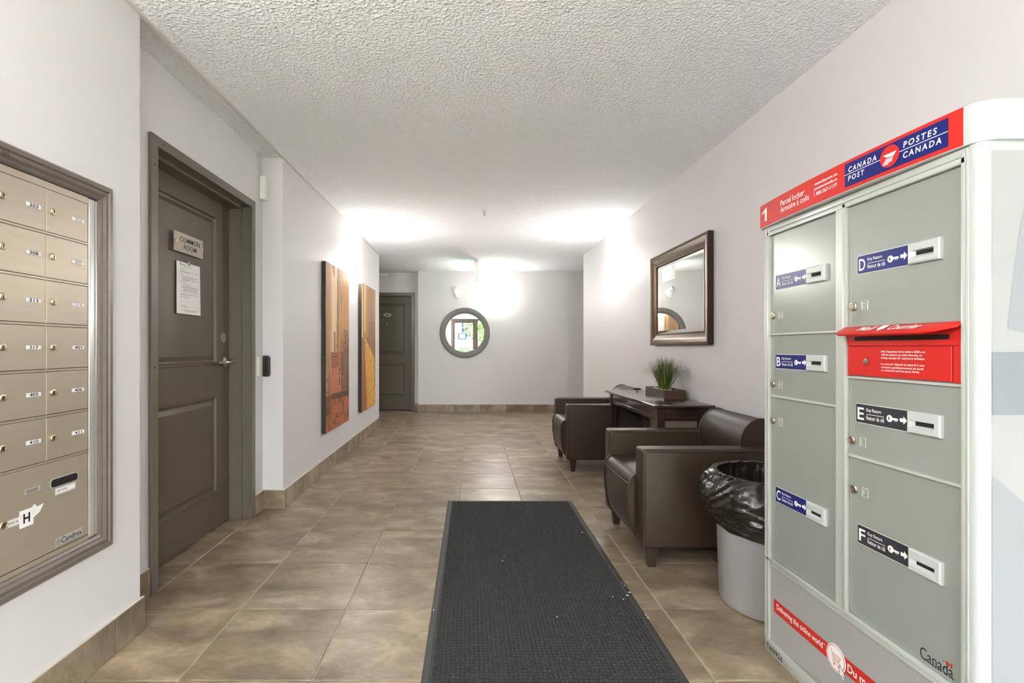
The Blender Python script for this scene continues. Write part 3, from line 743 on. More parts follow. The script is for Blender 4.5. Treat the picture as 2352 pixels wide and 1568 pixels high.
for k, (x, y, r, lb) in enumerate(((XA, .45, 1, 'between the entrance and the mailbox bank'), (XA, -1.4, 1, 'next to the glass entrance door'), (XR, -2.3, -1, 'beside the entrance sidelight window'))):
    s4 = copy_tree(sc); s4.location = (x, y, SZ); s4.rotation_euler.z = r * PI / 2; s4['label'] = 'lit opal glass half round wall sconce ' + lb
    for ch in s4.children:                            # unseen sconces added as fill light, stronger than the visible ones
        if ch.name.startswith(('glass_shade', 'lamp_bulb')):
            ch.data = ch.data.copy(); ch.data.materials[0] = M['shade2' if ch.name.startswith('glass') else 'bulb2']

# ------------------------------------------------------------------ round mirror
P = Plane('Y-', YBK); rx, rz = Xof(1067.7, YBK - .02), Zof(764, YBK - .02)
rm = thing('round_mirror', P(rx, rz - .43, 0), 'round mirror in a wide flat pewter ring', 'mirror')
bm = B(); lathe(bm, P, rx, rz, [(.425, .002), (.431, .012), (.429, .024), (.415, .028), (.35, .022), (.336, .018), (.332, .012), (.332, .003)], 96, cap0=False, cap1=False)
bm.verts.ensure_lookup_table(); obj('ring_frame', bm, M['pewter'], rm)
bm = B(); lathe(bm, P, rx, rz, [(.334, .004), (.334, .011), (.331, .0125), (0, .0125)], 96); obj('mirror_glass', bm, M['mirror'], rm, ang=20)

# emergency twin head light
ex, ez = Xof(1048.5, YBK - .04), Zof(670, YBK - .04)
em = thing('emergency_light', P(ex, ez, 0), 'small white twin head emergency light above the round mirror', 'emergency light')
bm = B(); lathe(bm, P, ex, ez, [(.055, 0), (.055, .012), (.05, .022), (.03, .03), (0, .032)], 24); obj('base', bm, M['white'], em)
for k, (du, dv, dirv) in enumerate(((-.03, .06, (-.35, .55)), (.012, -.055, (.25, -.5)))):
    bm = B(); t_ = bmesh.new(); bmesh.ops.create_cone(t_, cap_ends=True, segments=20, radius1=.024, radius2=.038, depth=.055)
    d = Vector((dirv[0], -0.8, dirv[1] * .3)).normalized(); q = Vector((0, 0, 1)).rotation_difference(d)
    merge(bm, t_, Matrix.Translation(P(ex + du, ez + dv, .055)) @ q.to_matrix().to_4x4())
    tube(bm, [P(ex + du * .3, ez + dv * .3, .025), P(ex + du, ez + dv, .045)], .009, 8)
    h_ = obj('lamp_head', bm, M['white'], em)
    bm = B(); c_ = P(ex + du, ez + dv, .055) + d * .0276; t_ = bmesh.new(); bmesh.ops.create_cone(t_, cap_ends=True, segments=20, radius1=.031, radius2=.028, depth=.003)
    merge(bm, t_, Matrix.Translation(c_) @ q.to_matrix().to_4x4()); obj('lens', bm, M['alu'], h_)

# exit sign, edge on to the viewer
xe = Xof(1095.5, 7.6); ye0, ye1 = 7.46, 7.84
es = thing('exit_sign', (xe, (ye0 + ye1) / 2, ZC), 'white ceiling blade exit sign with green running man faces', 'exit sign')
bm = B(); box(bm, xe - .035, xe + .035, ye0 + .06, ye1 - .06, ZC - .03, ZC, .004, 2); obj('canopy', bm, M['white'], es)
bm = B(); PE = Plane('Y-', ye0)
zt, zb = ZC - .028, 2.14
prism(bm, Plane('Y+', ye0), [(xe - .026, zt), (xe + .026, zt), (xe + .018, zb), (xe - .018, zb)], 0, ye1 - ye0); obj('housing', bm, M['white'], es, smooth=False)
for s_ in (-1, 1):
    Pf = Plane('X+' if s_ > 0 else 'X-', xe)
    wf = lambda v: (.018 + (.026 - .018) * (v - zb) / (zt - zb)) + .0012
    Pw = lambda u, v, w=0: Pf(u, v, wf(v) + w)
    u0, u1 = ye0 + .015, ye1 - .015; v0, v1 = zb + .012, zb + .19
    bm = B(); sheet(bm, Pw, [(u0, v0), (u1, v0), (u1, v1), (u0, v1)], 0); face = obj('sign_face', bm, M['exitwhite'], es, smooth=False)
    um = u0 + (u1 - u0) * .47
    bm = B(); sheet(bm, Pw, [(u0 + .008, v0 + .008), (um, v0 + .008), (um, v1 - .008), (u0 + .008, v1 - .008)], .0008); obj('green_field', bm, M['exitgreen'], es, smooth=False)
    bm = B(); fx = lambda a: u0 + .02 + a * (um - u0 - .03); fz = lambda b: v0 + .02 + b * (v1 - v0 - .04)
    for poly in ([(.55, .98), (.63, .94), (.66, .87), (.62, .8), (.55, .78), (.48, .81), (.45, .88), (.48, .95)], [(.38, .74), (.58, .76), (.62, .5), (.48, .42), (.36, .45)], [(.58, .74), (.85, .55), (.82, .49), (.56, .62)], [(.4, .74), (.16, .7), (.08, .48), (.16, .46), (.22, .62), (.4, .66)], [(.5, .46), (.62, .5), (.8, .28), (.96, .14), (.88, .06), (.7, .2)], [(.36, .47), (.5, .44), (.4, .22), (.1, .16), (.08, .26), (.3, .3)]):
        sheet(bm, Pw, [(fx(a), fz(b)) for a, b in poly], .0014)
    obj('running_man', bm, M['exitwhite'], es, smooth=False)
    bm = B(); ax = lambda a: um + .03 + a * (u1 - um - .06)
    sheet(bm, Pw, [(ax(.95), fz(.5)), (ax(.5), fz(.95)), (ax(.5), fz(.62)), (ax(.05), fz(.62)), (ax(.05), fz(.38)), (ax(.5), fz(.38)), (ax(.5), fz(.05))], .0008); obj('arrow', bm, M['exitgreen'], es, smooth=False)
bm = B(); box(bm, xe + .022, xe + .028, ye0 + .02, ye0 + .028, zt - .03, zt - .022, .001, 1); obj('pilot_light', bm, M['redled'], es)

# sprinklers
def sprinkler(x, y, label):
    Pz = ZPlane(ZC); s = thing('sprinkler_head', (x, y, ZC), label, 'sprinkler', 'ceiling sprinkler heads')
    bm = B(); lathe(bm, Pz, x, y, [(.036, 0), (.036, -.003), (.02, -.008), (.012, -.008)], 24); obj('escutcheon', bm, M['white'], s)
    bm = B(); lathe(bm, Pz, x, y, [(.011, -.006), (.011, -.022), (.006, -.024), (.004, -.044), (0, -.045)], 14); obj('body', bm, M['nickel'], s)
    bm = B(); tube(bm, [(x - .011, y, ZC - .02), (x - .014, y, ZC - .034), (x - .004, y, ZC - .05)], .002, 6); tube(bm, [(x + .011, y, ZC - .02), (x + .014, y, ZC - .034), (x + .004, y, ZC - .05)], .002, 6); obj('yoke', bm, M['nickel'], s)
    bm = B(); lathe(bm, Pz, x, y, [(.014, -.050), (.015, -.052), (0, -.053)], 16); obj('deflector', bm, M['nickel'], s)
yy = (ZC - .025 - H) * F / (CY - 490); sprinkler(Xof(1113, yy), yy, 'ceiling sprinkler head standing alone in the middle of the ceiling')
yy = (ZC - .02 - H) * F / (CY - 608); sprinkler(Xof(1157, yy), yy, 'ceiling sprinkler head beside the exit sign')

# ------------------------------------------------------------------ bronze wall mirror
P = Plane('X-', XR); TM = .04
my0, my1 = Yof(1625.5, XR - TM), Yof(1492.9, XR - TM); mz0, mz1 = Zof(791, my0), 1.878
wm = thing('wall_mirror', P((my0 + my1) / 2, mz0, 0), 'rectangular mirror in a wide bronze frame above the console table', 'mirror')
bm = B(); ring(bm, P, my0, my1, mz0, mz1, [(0, .0), (0, TM - .004), (.004, TM)])
obj('frame_edge', bm, M['bronzedark'], wm, smooth=False)
bm = B(); ring(bm, P, my0, my1, mz0, mz1, [(.004, TM), (.012, TM), (.014, TM - .004), (.018, TM - .002), (.035, TM - .005), (.06, TM - .014), (.082, TM - .022), (.084, TM - .018), (.092, TM - .018), (.094, TM - .026)])
obj('frame_moulding', bm, M['bronze'], wm, ang=15)
bm = B(); ring(bm, P, my0 + .094, my1 - .094, mz0 + .094, mz1 - .094, [(0, .0115), (.024, .0145)], fill=True); obj('mirror_glass', bm, M['mirror'], wm, smooth=False)
bm = B(); pbox(bm, P, my0 + .02, my1 - .02, mz0 + .02, mz1 - .02, .001, .010); obj('backing', bm, M['bronzedark'], wm, smooth=False)

# ------------------------------------------------------------------ console table
tx0, tx1 = 1.183, 1.577; ty0, ty1 = 3.18, 4.355; tz = .735
ct = thing('console_table', ((tx0 + tx1) / 2, (ty0 + ty1) / 2, 0), 'dark espresso console table between the two leather armchairs', 'table')
bm = B(); box(bm, tx0, tx1, ty0, ty1, tz - .02, tz, .005, 2); obj('table_top', bm, M['espresso'], ct)
lx0, lx1, ly0, ly1 = tx0 + .028, tx1 - .03, ty0 + .03, ty1 - .03; LS = .055
for lx in (lx0, lx1 - LS):
    for ly in (ly0, ly1 - LS):
        bm = B(); t_ = bmesh.new(); bmesh.ops.create_cube(t_, size=1)
        for v in t_.verts:
            k = 1.0 if v.co.z > 0 else .72
            v.co = Vector((lx + LS / 2 + v.co.x * LS * k, ly + LS / 2 + v.co.y * LS * k, 0.0 if v.co.z < 0 else tz - .02))
        bmesh.ops.bevel(t_, geom=t_.edges[:], offset=.003, segments=1, affect='EDGES'); merge(bm, t_); obj('leg', bm, M['espresso'], ct)
az0 = .628
for k, (a, b, c, d) in enumerate(((lx0 + .008, lx0 + .026, ly0 + LS, ly1 - LS), (lx1 - .026, lx1 - .008, ly0 + LS, ly1 - LS), (lx0 + LS, lx1 - LS, ly0 + .008, ly0 + .026), (lx0 + LS, lx1 - LS, ly1 - .026, ly1 - .008))):
    bm = B(); box(bm, a, b, c, d, az0, tz - .02); ap = obj('apron', bm, M['espresso'], ct, smooth=False)
    bm = B()
    if k < 2: box(bm, a - .004, b + .004, c, d, az0 + .018, az0 + .027, .003, 2)
    else: box(bm, a, b, c - .004, d + .004, az0 + .018, az0 + .027, .003, 2)
    obj('bead', bm, M['espresso'], ap)

# planter with grass
bx0, bx1, by0, by1 = 1.39, 1.545, 3.55, 3.93; bz1 = tz + .066
pt = thing('potted_grass', ((bx0 + bx1) / 2, (by0 + by1) / 2, tz), 'low brown wooden box planter of spiky green grass on the console', 'plant')
bm = B(); PB = lambda u, v, w=0: Vector((u, v, tz + w))
t_ = .01
for a in ((bx0, bx1, by0, by0 + t_), (bx0, bx1, by1 - t_, by1), (bx0, bx0 + t_, by0 + t_, by1 - t_), (bx1 - t_, bx1, by0 + t_, by1 - t_)): box(bm, *a, tz, bz1, .001, 1)
box(bm, bx0 + t_, bx1 - t_, by0 + t_, by1 - t_, tz, tz + .045)
obj('box', bm, M['planter'], pt)
bm = B()
for k in range(110):
    x = random.uniform(bx0 + .02, bx1 - .02); y = random.uniform(by0 + .02, by1 - .02); r = random.uniform(.007, .015)
    q = bmesh.new(); bmesh.ops.create_icosphere(q, subdivisions=1, radius=r)
    merge(bm, q, Matrix.Translation((x, y, tz + .048 + random.uniform(0, .008))) @ Matrix.Diagonal((1, 1.2, .7, 1)))
tag(obj('pebbles', bm, M['pebble'], pt), kind='stuff')
vs_, fs, cols = [], [], []
cxg, cyg = (bx0 + bx1) / 2, (by0 + by1) / 2
greens = [lin(86, 124, 54), lin(62, 100, 44), lin(120, 148, 84), lin(44, 76, 36), lin(150, 140, 84)]
for k in range(620):
    a = random.uniform(0, 2 * PI); rad = abs(random.gauss(0, .5)); rad = min(rad, 1.1)
    bx, by = cxg + .03 * random.uniform(-1, 1), cyg + .05 * random.uniform(-1, 1)
    droop = random.random() < .2
    Lb = random.uniform(.2, .275) * (1.0 if not droop else 1.15); dx, dy = math.cos(a), math.sin(a) * 1.15
    sp = (.03 + .135 * rad) if not droop else random.uniform(.13, .23)
    wdt = random.uniform(.0011, .0022); sx, sy = -math.sin(a) * wdt, math.cos(a) * wdt
    col = random.choice(greens); tipc = lin(96, 72, 66) if random.random() < .6 else lin(150, 150, 90)
    n = 6; base = len(vs_)
    for i in range(n + 1):
        t = i / n
        if droop:
            hz_ = Lb * .62 * math.sin(min(t * 2.3, PI * .9)) * (1 if t < .6 else 1) ; r_ = sp * t
            hz_ = max(hz_, .03 - .13 * max(0, t - .75))
            if t > .85 and r_ > .085 and random.random() < .5: hz_ -= .03
        else:
            hz_ = Lb * (t - .12 * rad * t * t); r_ = sp * t ** 1.25
        x = min(bx + dx * r_, XR - .006); y = by + dy * r_; z = tz + .045 + hz_
        tw = (1 - t) ** .6 * .9 + .1
        vs_.append((x - sx * tw, y - sy * tw, z)); vs_.append((x + sx * tw, y + sy * tw, z))
        c = mixc(col, tipc, max(0, (t - .45) * 1.5)); cols += [(*c, 1), (*c, 1)]
        if i: b = base + 2 * i; fs.append((b - 2, b - 1, b + 1, b))
org = ORIG[pt.name]
me = bpy.data.meshes.new('grass_blades'); me.from_pydata([Vector(v) - org for v in vs_], [], fs)
at = me.color_attributes.new('Col', 'FLOAT_COLOR', 'POINT'); at.data.foreach_set('color', [x for c in cols for x in c]); me.materials.append(M['grass'])
tag(link(bpy.data.objects.new('grass_blades', me), pt), kind='stuff')

# ------------------------------------------------------------------ armchairs
cy0, cy1 = 2.462, 3.150; AT = .112; cf, cb = .855, 1.575
ac = thing('armchair', ((cf + cb) / 2, (cy0 + cy1) / 2, 0), 'dark brown leather club armchair beside the lined waste bin', 'armchair', 'brown leather armchairs')
def arm(ya, yb):
    bm = B(); box(bm, cf, cb, ya, yb, .105, .60, .016, 4); a = obj('arm', bm, M['leather'], ac, ang=50)
    for y in (ya + .001, yb - .001):
        bm = B()
        pts = [(cf + .014, y, .11), (cf + .014, y, .57), (cf + .018, y, .583), (cf + .03, y, .587), (cb - .02, y, .587)]
        tube(bm, pts, .0034, 6)
        obj('piping', bm, M['leather'], a)
arm(cy0, cy0 + AT); arm(cy1 - AT, cy1)
Pc = Plane('Y+', 0)
ya, yb = cy0 + AT + .001, cy1 - AT - .001
def extrude_profile(bm, prof, ya, yb, puff=.0):
    rings = []; n = 8
    for i in range(n + 1):
        t = i / n; y = ya + (yb - ya) * t
        e_ = 1 - puff * (abs(2 * t - 1) ** 6)
        cx_ = sum(p[0] for p in prof) / len(prof); cz_ = sum(p[1] for p in prof) / len(prof)
        rings.append([bm.verts.new((cx_ + (x - cx_) * e_, y, cz_ + (z - cz_) * e_)) for x, z in prof])
    m = len(prof)
    for i in range(n):
        for k in range(m): bm.faces.new((rings[i][k], rings[i][(k + 1) % m], rings[i + 1][(k + 1) % m], rings[i + 1][k]))
    bm.faces.new(rings[0]); bm.faces.new(rings[-1])
sp = [(.885, .105), (.865, .115), (.846, .145), (.832, .20), (.823, .27), (.820, .34), (.820, .385), (.823, .402), (.832, .425), (.85, .443), (.88, .452), (.95, .458), (1.1, .462), (1.3, .458), (1.44, .45), (1.44, .105)]
bm = B(); extrude_profile(bm, sp, ya, yb, .02); seat = obj('seat', bm, M['leather'], ac, ang=60)
bm = B(); tube(bm, [(.8205, ya + .006, .398), (.8195, (ya + yb) / 2, .398), (.8205, yb - .006, .398)], .0022, 6); obj('seam', bm, M['stitch'], seat)
for y in (ya + .003, yb - .003):
    bm = B(); tube(bm, [(x, y, z) for x, z in sp[1:12]], .0045, 6); obj('piping', bm, M['leather'], seat)
bp = [(1.445, .44), (1.418, .50), (1.404, .56), (1.402, .61), (1.412, .655), (1.435, .695), (1.47, .724), (1.51, .738), (1.545, .732), (1.566, .715), (1.574, .69), (1.575, .60), (1.575, .11), (1.445, .11)]
for _ in range(2):
    q_ = []
    for i_ in range(len(bp)):
        a_, b_ = bp[i_], bp[(i_ + 1) % len(bp)]
        q_ += [(a_[0] * .75 + b_[0] * .25, a_[1] * .75 + b_[1] * .25), (a_[0] * .25 + b_[0] * .75, a_[1] * .25 + b_[1] * .75)]
    bp = q_
bm = B(); extrude_profile(bm, bp, ya, yb, .0); back = obj('backrest', bm, M['leather'], ac, ang=60)
for y in (ya + .002, yb - .002):
    bm = B(); tube(bm, [(x, y, z) for x, z in bp[2:44]], .0045, 6); obj('piping', bm, M['leather'], back)
for lx, sx in ((cf + .03, 1), (cb - .075, 1)):
    for ly in (cy0 + .02, cy1 - .065):
        bm = B(); q = bmesh.new(); bmesh.ops.create_cube(q, size=1)
        for v in q.verts:
            k = 1.0 if v.co.z > 0 else .62
            v.co = Vector((lx + .028 + v.co.x * .062 * k, ly + .022 + v.co.y * .05 * k, 0.0 if v.co.z < 0 else .107))
        bmesh.ops.bevel(q, geom=q.edges[:], offset=.003, segments=1, affect='EDGES'); merge(bm, q); obj('leg', bm, M['legwood'], ac)
ac2 = copy_tree(ac); ac2.location.y += 1.925; ac2['label'] = 'dark brown leather club armchair half hidden behind the console table'

# ------------------------------------------------------------------ waste bin
bcx, bcy = 1.284, 2.135
Pz = ZPlane(0)
wb = thing('waste_bin', (bcx, bcy, 0), 'round grey plastic waste bin with a black liner folded over its rim', 'waste bin')
bm = B(); lathe(bm, Pz, bcx, bcy, [(.172, .0), (.182, .004), (.190, .02), (.205, .545), (.21, .555), (.206, .56), (.200, .55), (.185, .03), (0, .028)], 56); obj('bin_body', bm, M['bin'], wb)
bm = B(); NA = 240
prof = [(.182, .20), (.188, .34), (.193, .45), (.199, .53), (.206, .566), (.216, .572), (.226, .562), (.243, .535), (.260, .50), (.268, .465), (.264, .43), (.250, .40), (.232, .375), (.219, .355), (.2135, .338), (.2115, .322)]
NP = 72; rings = []
rdg = lambda x: 1 - 2.4 * abs(x)
for j in range(NP):
    t = j / (NP - 1) * (len(prof) - 1); i = min(int(t), len(prof) - 2); f = t - i
    r0 = prof[i][0] + (prof[i + 1][0] - prof[i][0]) * f; z0 = prof[i][1] + (prof[i + 1][1] - prof[i][1]) * f
    s = j / (NP - 1); rr_ = []
    for k in range(NA):
        a = 2 * PI * k / NA; ca, sa = math.cos(a), math.sin(a)
        hem = min(1, max(0, (s - .62) / .2)); up = min(1, max(0, (s - .34) / .08)) * (1 - hem)
        big = noise.noise(Vector((ca * 2.2, sa * 2.2, s * 3.2))) * .020
        tw = a + 2.2 * s; gather = rdg(noise.noise(Vector((math.cos(tw) * 5, math.sin(tw) * 5, s * 4.0 + 4)))) * .007 + rdg(noise.noise(Vector((ca * 16, sa * 16, s * 5 + 1)))) * .002
        wrap = rdg(noise.noise(Vector((ca * 2.0 + 5, sa * 2.0, z0 * 38 + 2.4 * ca)))) * .011 + rdg(noise.noise(Vector((ca * 6, sa * 6 + 3, z0 * 75)))) * .004
        inn = rdg(noise.noise(Vector((ca * 7, sa * 7, s * 1.5 + 9)))) * -.008
        if s < .30: r = min(r0 + inn - .002, .1975)
        elif s < .36: r = r0 + .003 * rdg(noise.noise(Vector((ca * 24, sa * 24, s * 6))))
        else:
            fade = 1.0 if s < .9 else max(.1, (1 - s) / .1)
            r = max(r0 + (big + gather * (up + .35 * hem) + wrap * (.35 * up + hem) - .006) * fade, .2120)
        sag = (.02 * math.cos(a - 2.7)) * max(0, (s - .45)) * 1.8 + noise.noise(Vector((ca * 2.5, sa * 2.5, 7 + s))) * .014 * max(0, s - .4) + (.004 * noise.noise(Vector((ca * 9, sa * 9, 2))) if .28 < s < .4 else 0)
        rr_.append(bm.verts.new((bcx + r * ca, bcy + r * sa, z0 + sag)))
    rings.append(rr_)
for j in range(NP - 1):
    for k in range(NA): bm.faces.new((rings[j][k], rings[j][(k + 1) % NA], rings[j + 1][(k + 1) % NA], rings[j + 1][k]))
obj('bin_liner', bm, M['bag'], wb, ang=70)

# ------------------------------------------------------------------ entrance mat
mx0, mx1, myA, myB = Xof(1029, 3.562), Xof(1312, 3.562), .50, 3.562
mt = thing('floor_mat', ((mx0 + mx1) / 2, (myA + myB) / 2, 0), 'charcoal waffle entrance mat with a rubber border', 'mat')
bm = B(); PZ = ZPlane(0.001)
ring(bm, PZ, mx0, mx1, myA, myB, [(0, 0), (.004, .003), (.022, .0075), (.026, .0075), (.028, .004)], fill=True); obj('rubber_border', bm, M['rubber'], mt, ang=60)
vs_, fs = [], []; pit = .0165
nx_ = int((mx1 - mx0 - .06) / pit); ny_ = int((myB - myA - .06) / pit); ox = (mx0 + mx1) / 2 - nx_ * pit / 2; oy = (myA + myB) / 2 - ny_ * pit / 2
org = ORIG[mt.name]
for j in range(ny_):
    for i in range(nx_):
        x = ox + i * pit; y = oy + j * pit; b = len(vs_); h1 = random.uniform(.0075, .0098); jx, jy = random.uniform(-.0012, .0012), random.uniform(-.0012, .0012)
        w_ = random.uniform(.62, .8)
        for (sc_, zz) in ((1.0, .004), (w_, h1)):
            for (dx, dy) in ((-1, -.45), (-.45, -1), (.45, -1), (1, -.45), (1, .45), (.45, 1), (-.45, 1), (-1, .45)):
                vs_.append((x + pit / 2 + jx + dx * pit * .5 * sc_ - org.x, y + pit / 2 + jy + dy * pit * .5 * sc_ - org.y, zz + .001))
        for k in range(8): fs.append((b + k, b + (k + 1) % 8, b + 8 + (k + 1) % 8, b + 8 + k))
        fs.append(tuple(b + 8 + k for k in range(8)))
me = bpy.data.meshes.new('loop_pile'); me.from_pydata(vs_, [], fs); me.materials.append(M['pile']); me.polygons.foreach_set('use_smooth', [True] * len(me.polygons))
tag(link(bpy.data.objects.new('loop_pile', me), mt), kind='stuff')
bm = B()
for px, py in ((1429, 1343), (1434, 1349), (1446, 1365), (1441, 1372), (1483, 1418), (1488, 1424), (1055, 1224), (1337, 1226), (1158, 1282), (1154, 1292), (1408, 1375), (1279, 1422), (996, 1406), (1432, 1381)):
    Y = F * H / (py - CY); X = Xof(px, Y); s_ = random.uniform(.0025, .005)
    q = bmesh.new(); bmesh.ops.create_icosphere(q, subdivisions=1, radius=s_); merge(bm, q, Matrix.Translation((X, Y, .0105)) @ Matrix.Rotation(random.uniform(0, 3), 4, 'Z') @ Matrix.Diagonal((1.5, .6, .4, 1)))
tag(obj('lint_specks', bm, M['offwhite'], mt), kind='stuff')

# ------------------------------------------------------------------ parcel locker
XL = 1.085; XD = 1.096
P = Plane('X-', XL); PD = Plane('X-', XD)
LY0, LY1 = 1.050, Yof(1755, XL); LZ = 1.552; LB = 1.575
def LY(px, X=XD): return Yof(px, X)
def LZ_(px, py, X=XD): return Zof(py, Yof(px, X))
lk = thing('parcel_locker', ((XL + LB) / 2, (LY0 + LY1) / 2, 0), 'grey parcel locker with lettered compartments and a red mail slot', 'parcel locker')
# body with rounded near corner
bm = B(); rad = .02; plan = [(LB, LY0)]
plan += [(XD + .004, LY1), (LB, LY1)][::-1] if False else []
pts = [(LB, LY1), (XD + .003, LY1), (XD + .003, 1.076), (XL + .002, 1.076), (XL + .002, LY0 + rad)]
for k in range(1, 9):
    a = PI + (PI / 2) * k / 8; pts.append((XL + .002 + rad + rad * math.cos(a), LY0 + rad + rad * math.sin(a)))
pts += [(LB, LY0)]
prism(bm, ZPlane(0), pts, 0.0, LZ); obj('cabinet_body', bm, M['lockerwhite'], lk, ang=25)
# side print
PS = Plane('Y-', LY0); sx0 = XL + .002 + rad + .001
bm = B(); sheet(bm, PS, [(sx0, .02), (LB - .02, .02), (LB - .02, 1.53), (sx0, 1.53)], .0006); sd = obj('side_panel', bm, M['sideprint'], lk, smooth=False)
bm = B(); sheet(bm, PS, [(sx0, .02), (LB - .02, .02), (LB - .02, .40), (1.40, .56), (1.30, .66), (1.22, .74), (1.16, .795), (sx0, .838)], .0011); obj('side_print_swoosh', bm, M['sideprint2'], lk, smooth=False)
bm = B(); sheet(bm, PS, [(sx0, Zof(952, LY0)), (1.31, Zof(952, LY0)), (1.31, Zof(808, LY0)), (sx0, Zof(808, LY0))], .0016); obj('side_plate', bm, M['sideprint3'], lk, smooth=False)
bm = B()
for poly in ([(1.14, 1.15), (1.16, 1.32), (1.185, 1.46), (1.20, 1.30), (1.175, 1.14)], [(1.19, 1.12), (1.21, 1.30), (1.28, 1.48), (1.30, 1.34), (1.25, 1.12)]): sheet(bm, PS, poly, .0011)
obj('side_print_leaf', bm, M['sideprint2'], lk, smooth=False)
# frame rails
bm = B(); yL = Yof(1765, XL); yC1, yC0 = Yof(1917.5, XL), Yof(1941, XL); yR = Yof(2206, XL); zT, zK = 1.516, .345
pbox(bm, P, yL + .002, LY1 - .002, .047, LZ - .006, -.0138, -.004, .001, 1)
pbox(bm, P, yL, yL + .010, .045, LZ - .008, -.014, 0.0, .0015, 2)
pbox(bm, P, LY1 - .007, LY1 - .0005, .0, LZ - .004, -.014, -.001, .0015, 2)
pbox(bm, P, yC0 + .002, yC1, zK - .003, zT + .011, -.0138, -.002, .001, 1); pbox(bm, P, yC0, yC0 + .012, zK - .004, zT + .012, -.014, 0, .0015, 2)
pbox(bm, P, 1.0768, yR - .002, .047, LZ - .003, -.0138, -.004, .001, 1); pbox(bm, P, yR - .010, yR, .045, LZ - .01, -.014, 0, .0015, 2); pbox(bm, P, 1.0765, 1.083, .0, LZ - .004, -.014, 0, .0015, 2)
pbox(bm, P, 1.08, LY1 - .007, zT, zT + .014, -.014, 0, .0015, 2); pbox(bm, P, 1.078, LY1 - .004, zT + .016, LZ - .002, -.014, -.003, .0015, 2)
pbox(bm, P, 1.08, LY1 - .007, zK - .012, zK, -.014, 0, .0015, 2); pbox(bm, P, 1.08, LY1 - .007, zK - .026, zK - .014, -.014, -.003, .0015, 2)
pbox(bm, P, 1.076, LY1 - .001, 0.0, .045, -.014, -.001, .0015, 2)
for a, b, z in ((yC1, yL, 1.157), (yC1, yL, .934), (yR, yC0, 1.0245), (yR, yC0, .800), (yR, yC0, 1.1655)): pbox(bm, P, a, b, z - .0035, z + .0035, -.014, -.004, .001, 1)
obj('face_frame', bm, M['lockerframe'], lk)
# kick panel
bm = B(); pbox(bm, P, 1.082, LY1 - .012, .045, zK - .026, -.014, -.008); kp = obj('kick_panel', bm, M['lockerkick'], lk, smooth=False)
bm = B(); sheet(bm, P, [(1.76, .05), (1.70, .05), (1.40, .08), (1.15, .14), (1.10, .16), (1.10, .05)], -.0072); obj('kick_print_swoosh', bm, M['lockergrey'], kp, smooth=False)
r0, r1 = .159, .205; rya = Yof(1778, XL + .008)
bm = B(); pbox(bm, P, 1.10, rya, r0, r1, -.008, -.0068); obj('red_strip', bm, M['red'], kp, smooth=False)
ccy = Yof(1920.4, XL + .007); ccz = .181
text(kp, P, 'Delivering the online world', Yof(1784.5, XL + .007), Yof(1890, XL + .007), .170, .196, -.0062, M['printwhite'], .014, name='strip_lettering')
bm = B(); add_text(bm, P, 'TM', Yof(1891, XL + .007), Yof(1896, XL + .007), .190, .1955, -.0062, .0)
obj('trademark_lettering', bm, M['printwhite'], kp, smooth=False, recalc=False)
text(kp, P, 'Du mon', Yof(1947, XL + .007), Yof(2010, XL + .007), .1705, .1945, -.0062, M['printwhite'], .014, name='strip_lettering')
bm = B(); lathe(bm, P, ccy, ccz, [(.039, -.0068), (.039, -.0058), (0, -.0058)], 48); obj('cart_disc', bm, M['printwhite'], kp)
bm = B()
def circ_ring(bm, P, u, v, ra, rb, w, n=40):
    for k in range(n):
        a0, a1 = 2 * PI * k / n, 2 * PI * (k + 1) / n
        sheet(bm, P, [(u + ra * math.cos(a0), v + ra * math.sin(a0)), (u + ra * math.cos(a1), v + ra * math.sin(a1)), (u + rb * math.cos(a1), v + rb * math.sin(a1)), (u + rb * math.cos(a0), v + rb * math.sin(a0))], w)
def stroke(bm, P, pts, wd, w):
    for (a, b) in zip(pts[:-1], pts[1:]):
        d = Vector((b[0] - a[0], b[1] - a[1])); nn = Vector((-d.y, d.x)).normalized() * wd / 2
        sheet(bm, P, [(a[0] + nn.x, a[1] + nn.y), (b[0] + nn.x, b[1] + nn.y), (b[0] - nn.x, b[1] - nn.y), (a[0] - nn.x, a[1] - nn.y)], w)
cw = -.0052
circ_ring(bm, P, ccy, ccz, .0355, .0338, cw)
Q = lambda a, b: (ccy - a, ccz + b)
stroke(bm, P, [Q(-.023, .018), Q(-.016, .016), Q(-.008, -.010), Q(.014, -.010)], .0016, cw)
stroke(bm, P, [Q(-.014, .010), Q(.020, .010), Q(.014, -.005), Q(-.009, -.005)], .0014, cw)
for k in range(1, 5): stroke(bm, P, [Q(-.014 + k * .007, .010), Q(-.010 + k * .005, -.005)], .001, cw)
stroke(bm, P, [Q(-.012, .003), Q(.017, .003)], .001, cw); stroke(bm, P, [Q(-.008, -.010), Q(-.010, -.017), Q(.014, -.017)], .0014, cw)
for a in (-.006, .011): circ_ring(bm, P, ccy - a, ccz - .021, .0028, .0005, cw, 12)
obj('cart_drawing', bm, M['red'], kp, smooth=False, recalc=False)
arrow_pts = [(.0, .0), (.0, -.030), (.007, -.024), (.012, -.036), (.017, -.034), (.012, -.0225), (.021, -.0225)]
bm = B(); sheet(bm, P, [(ccy - .017 - a * 1.12 + .001, ccz - .008 + b * 1.1 + .002) for a, b in arrow_pts], -.0050); obj('cursor_outline', bm, M['black'], kp, smooth=False)
bm = B(); sheet(bm, P, [(ccy - .018 - a, ccz - .010 + b) for a, b in arrow_pts], -.0046); obj('cursor_arrow', bm, M['printwhite'], kp, smooth=False)
text(lk, P, 'T6N926', Yof(1760, XL), Yof(1797, XL), .010, .030, -.0004, M['black'], .015, spacing=1.15, name='serial_lettering')

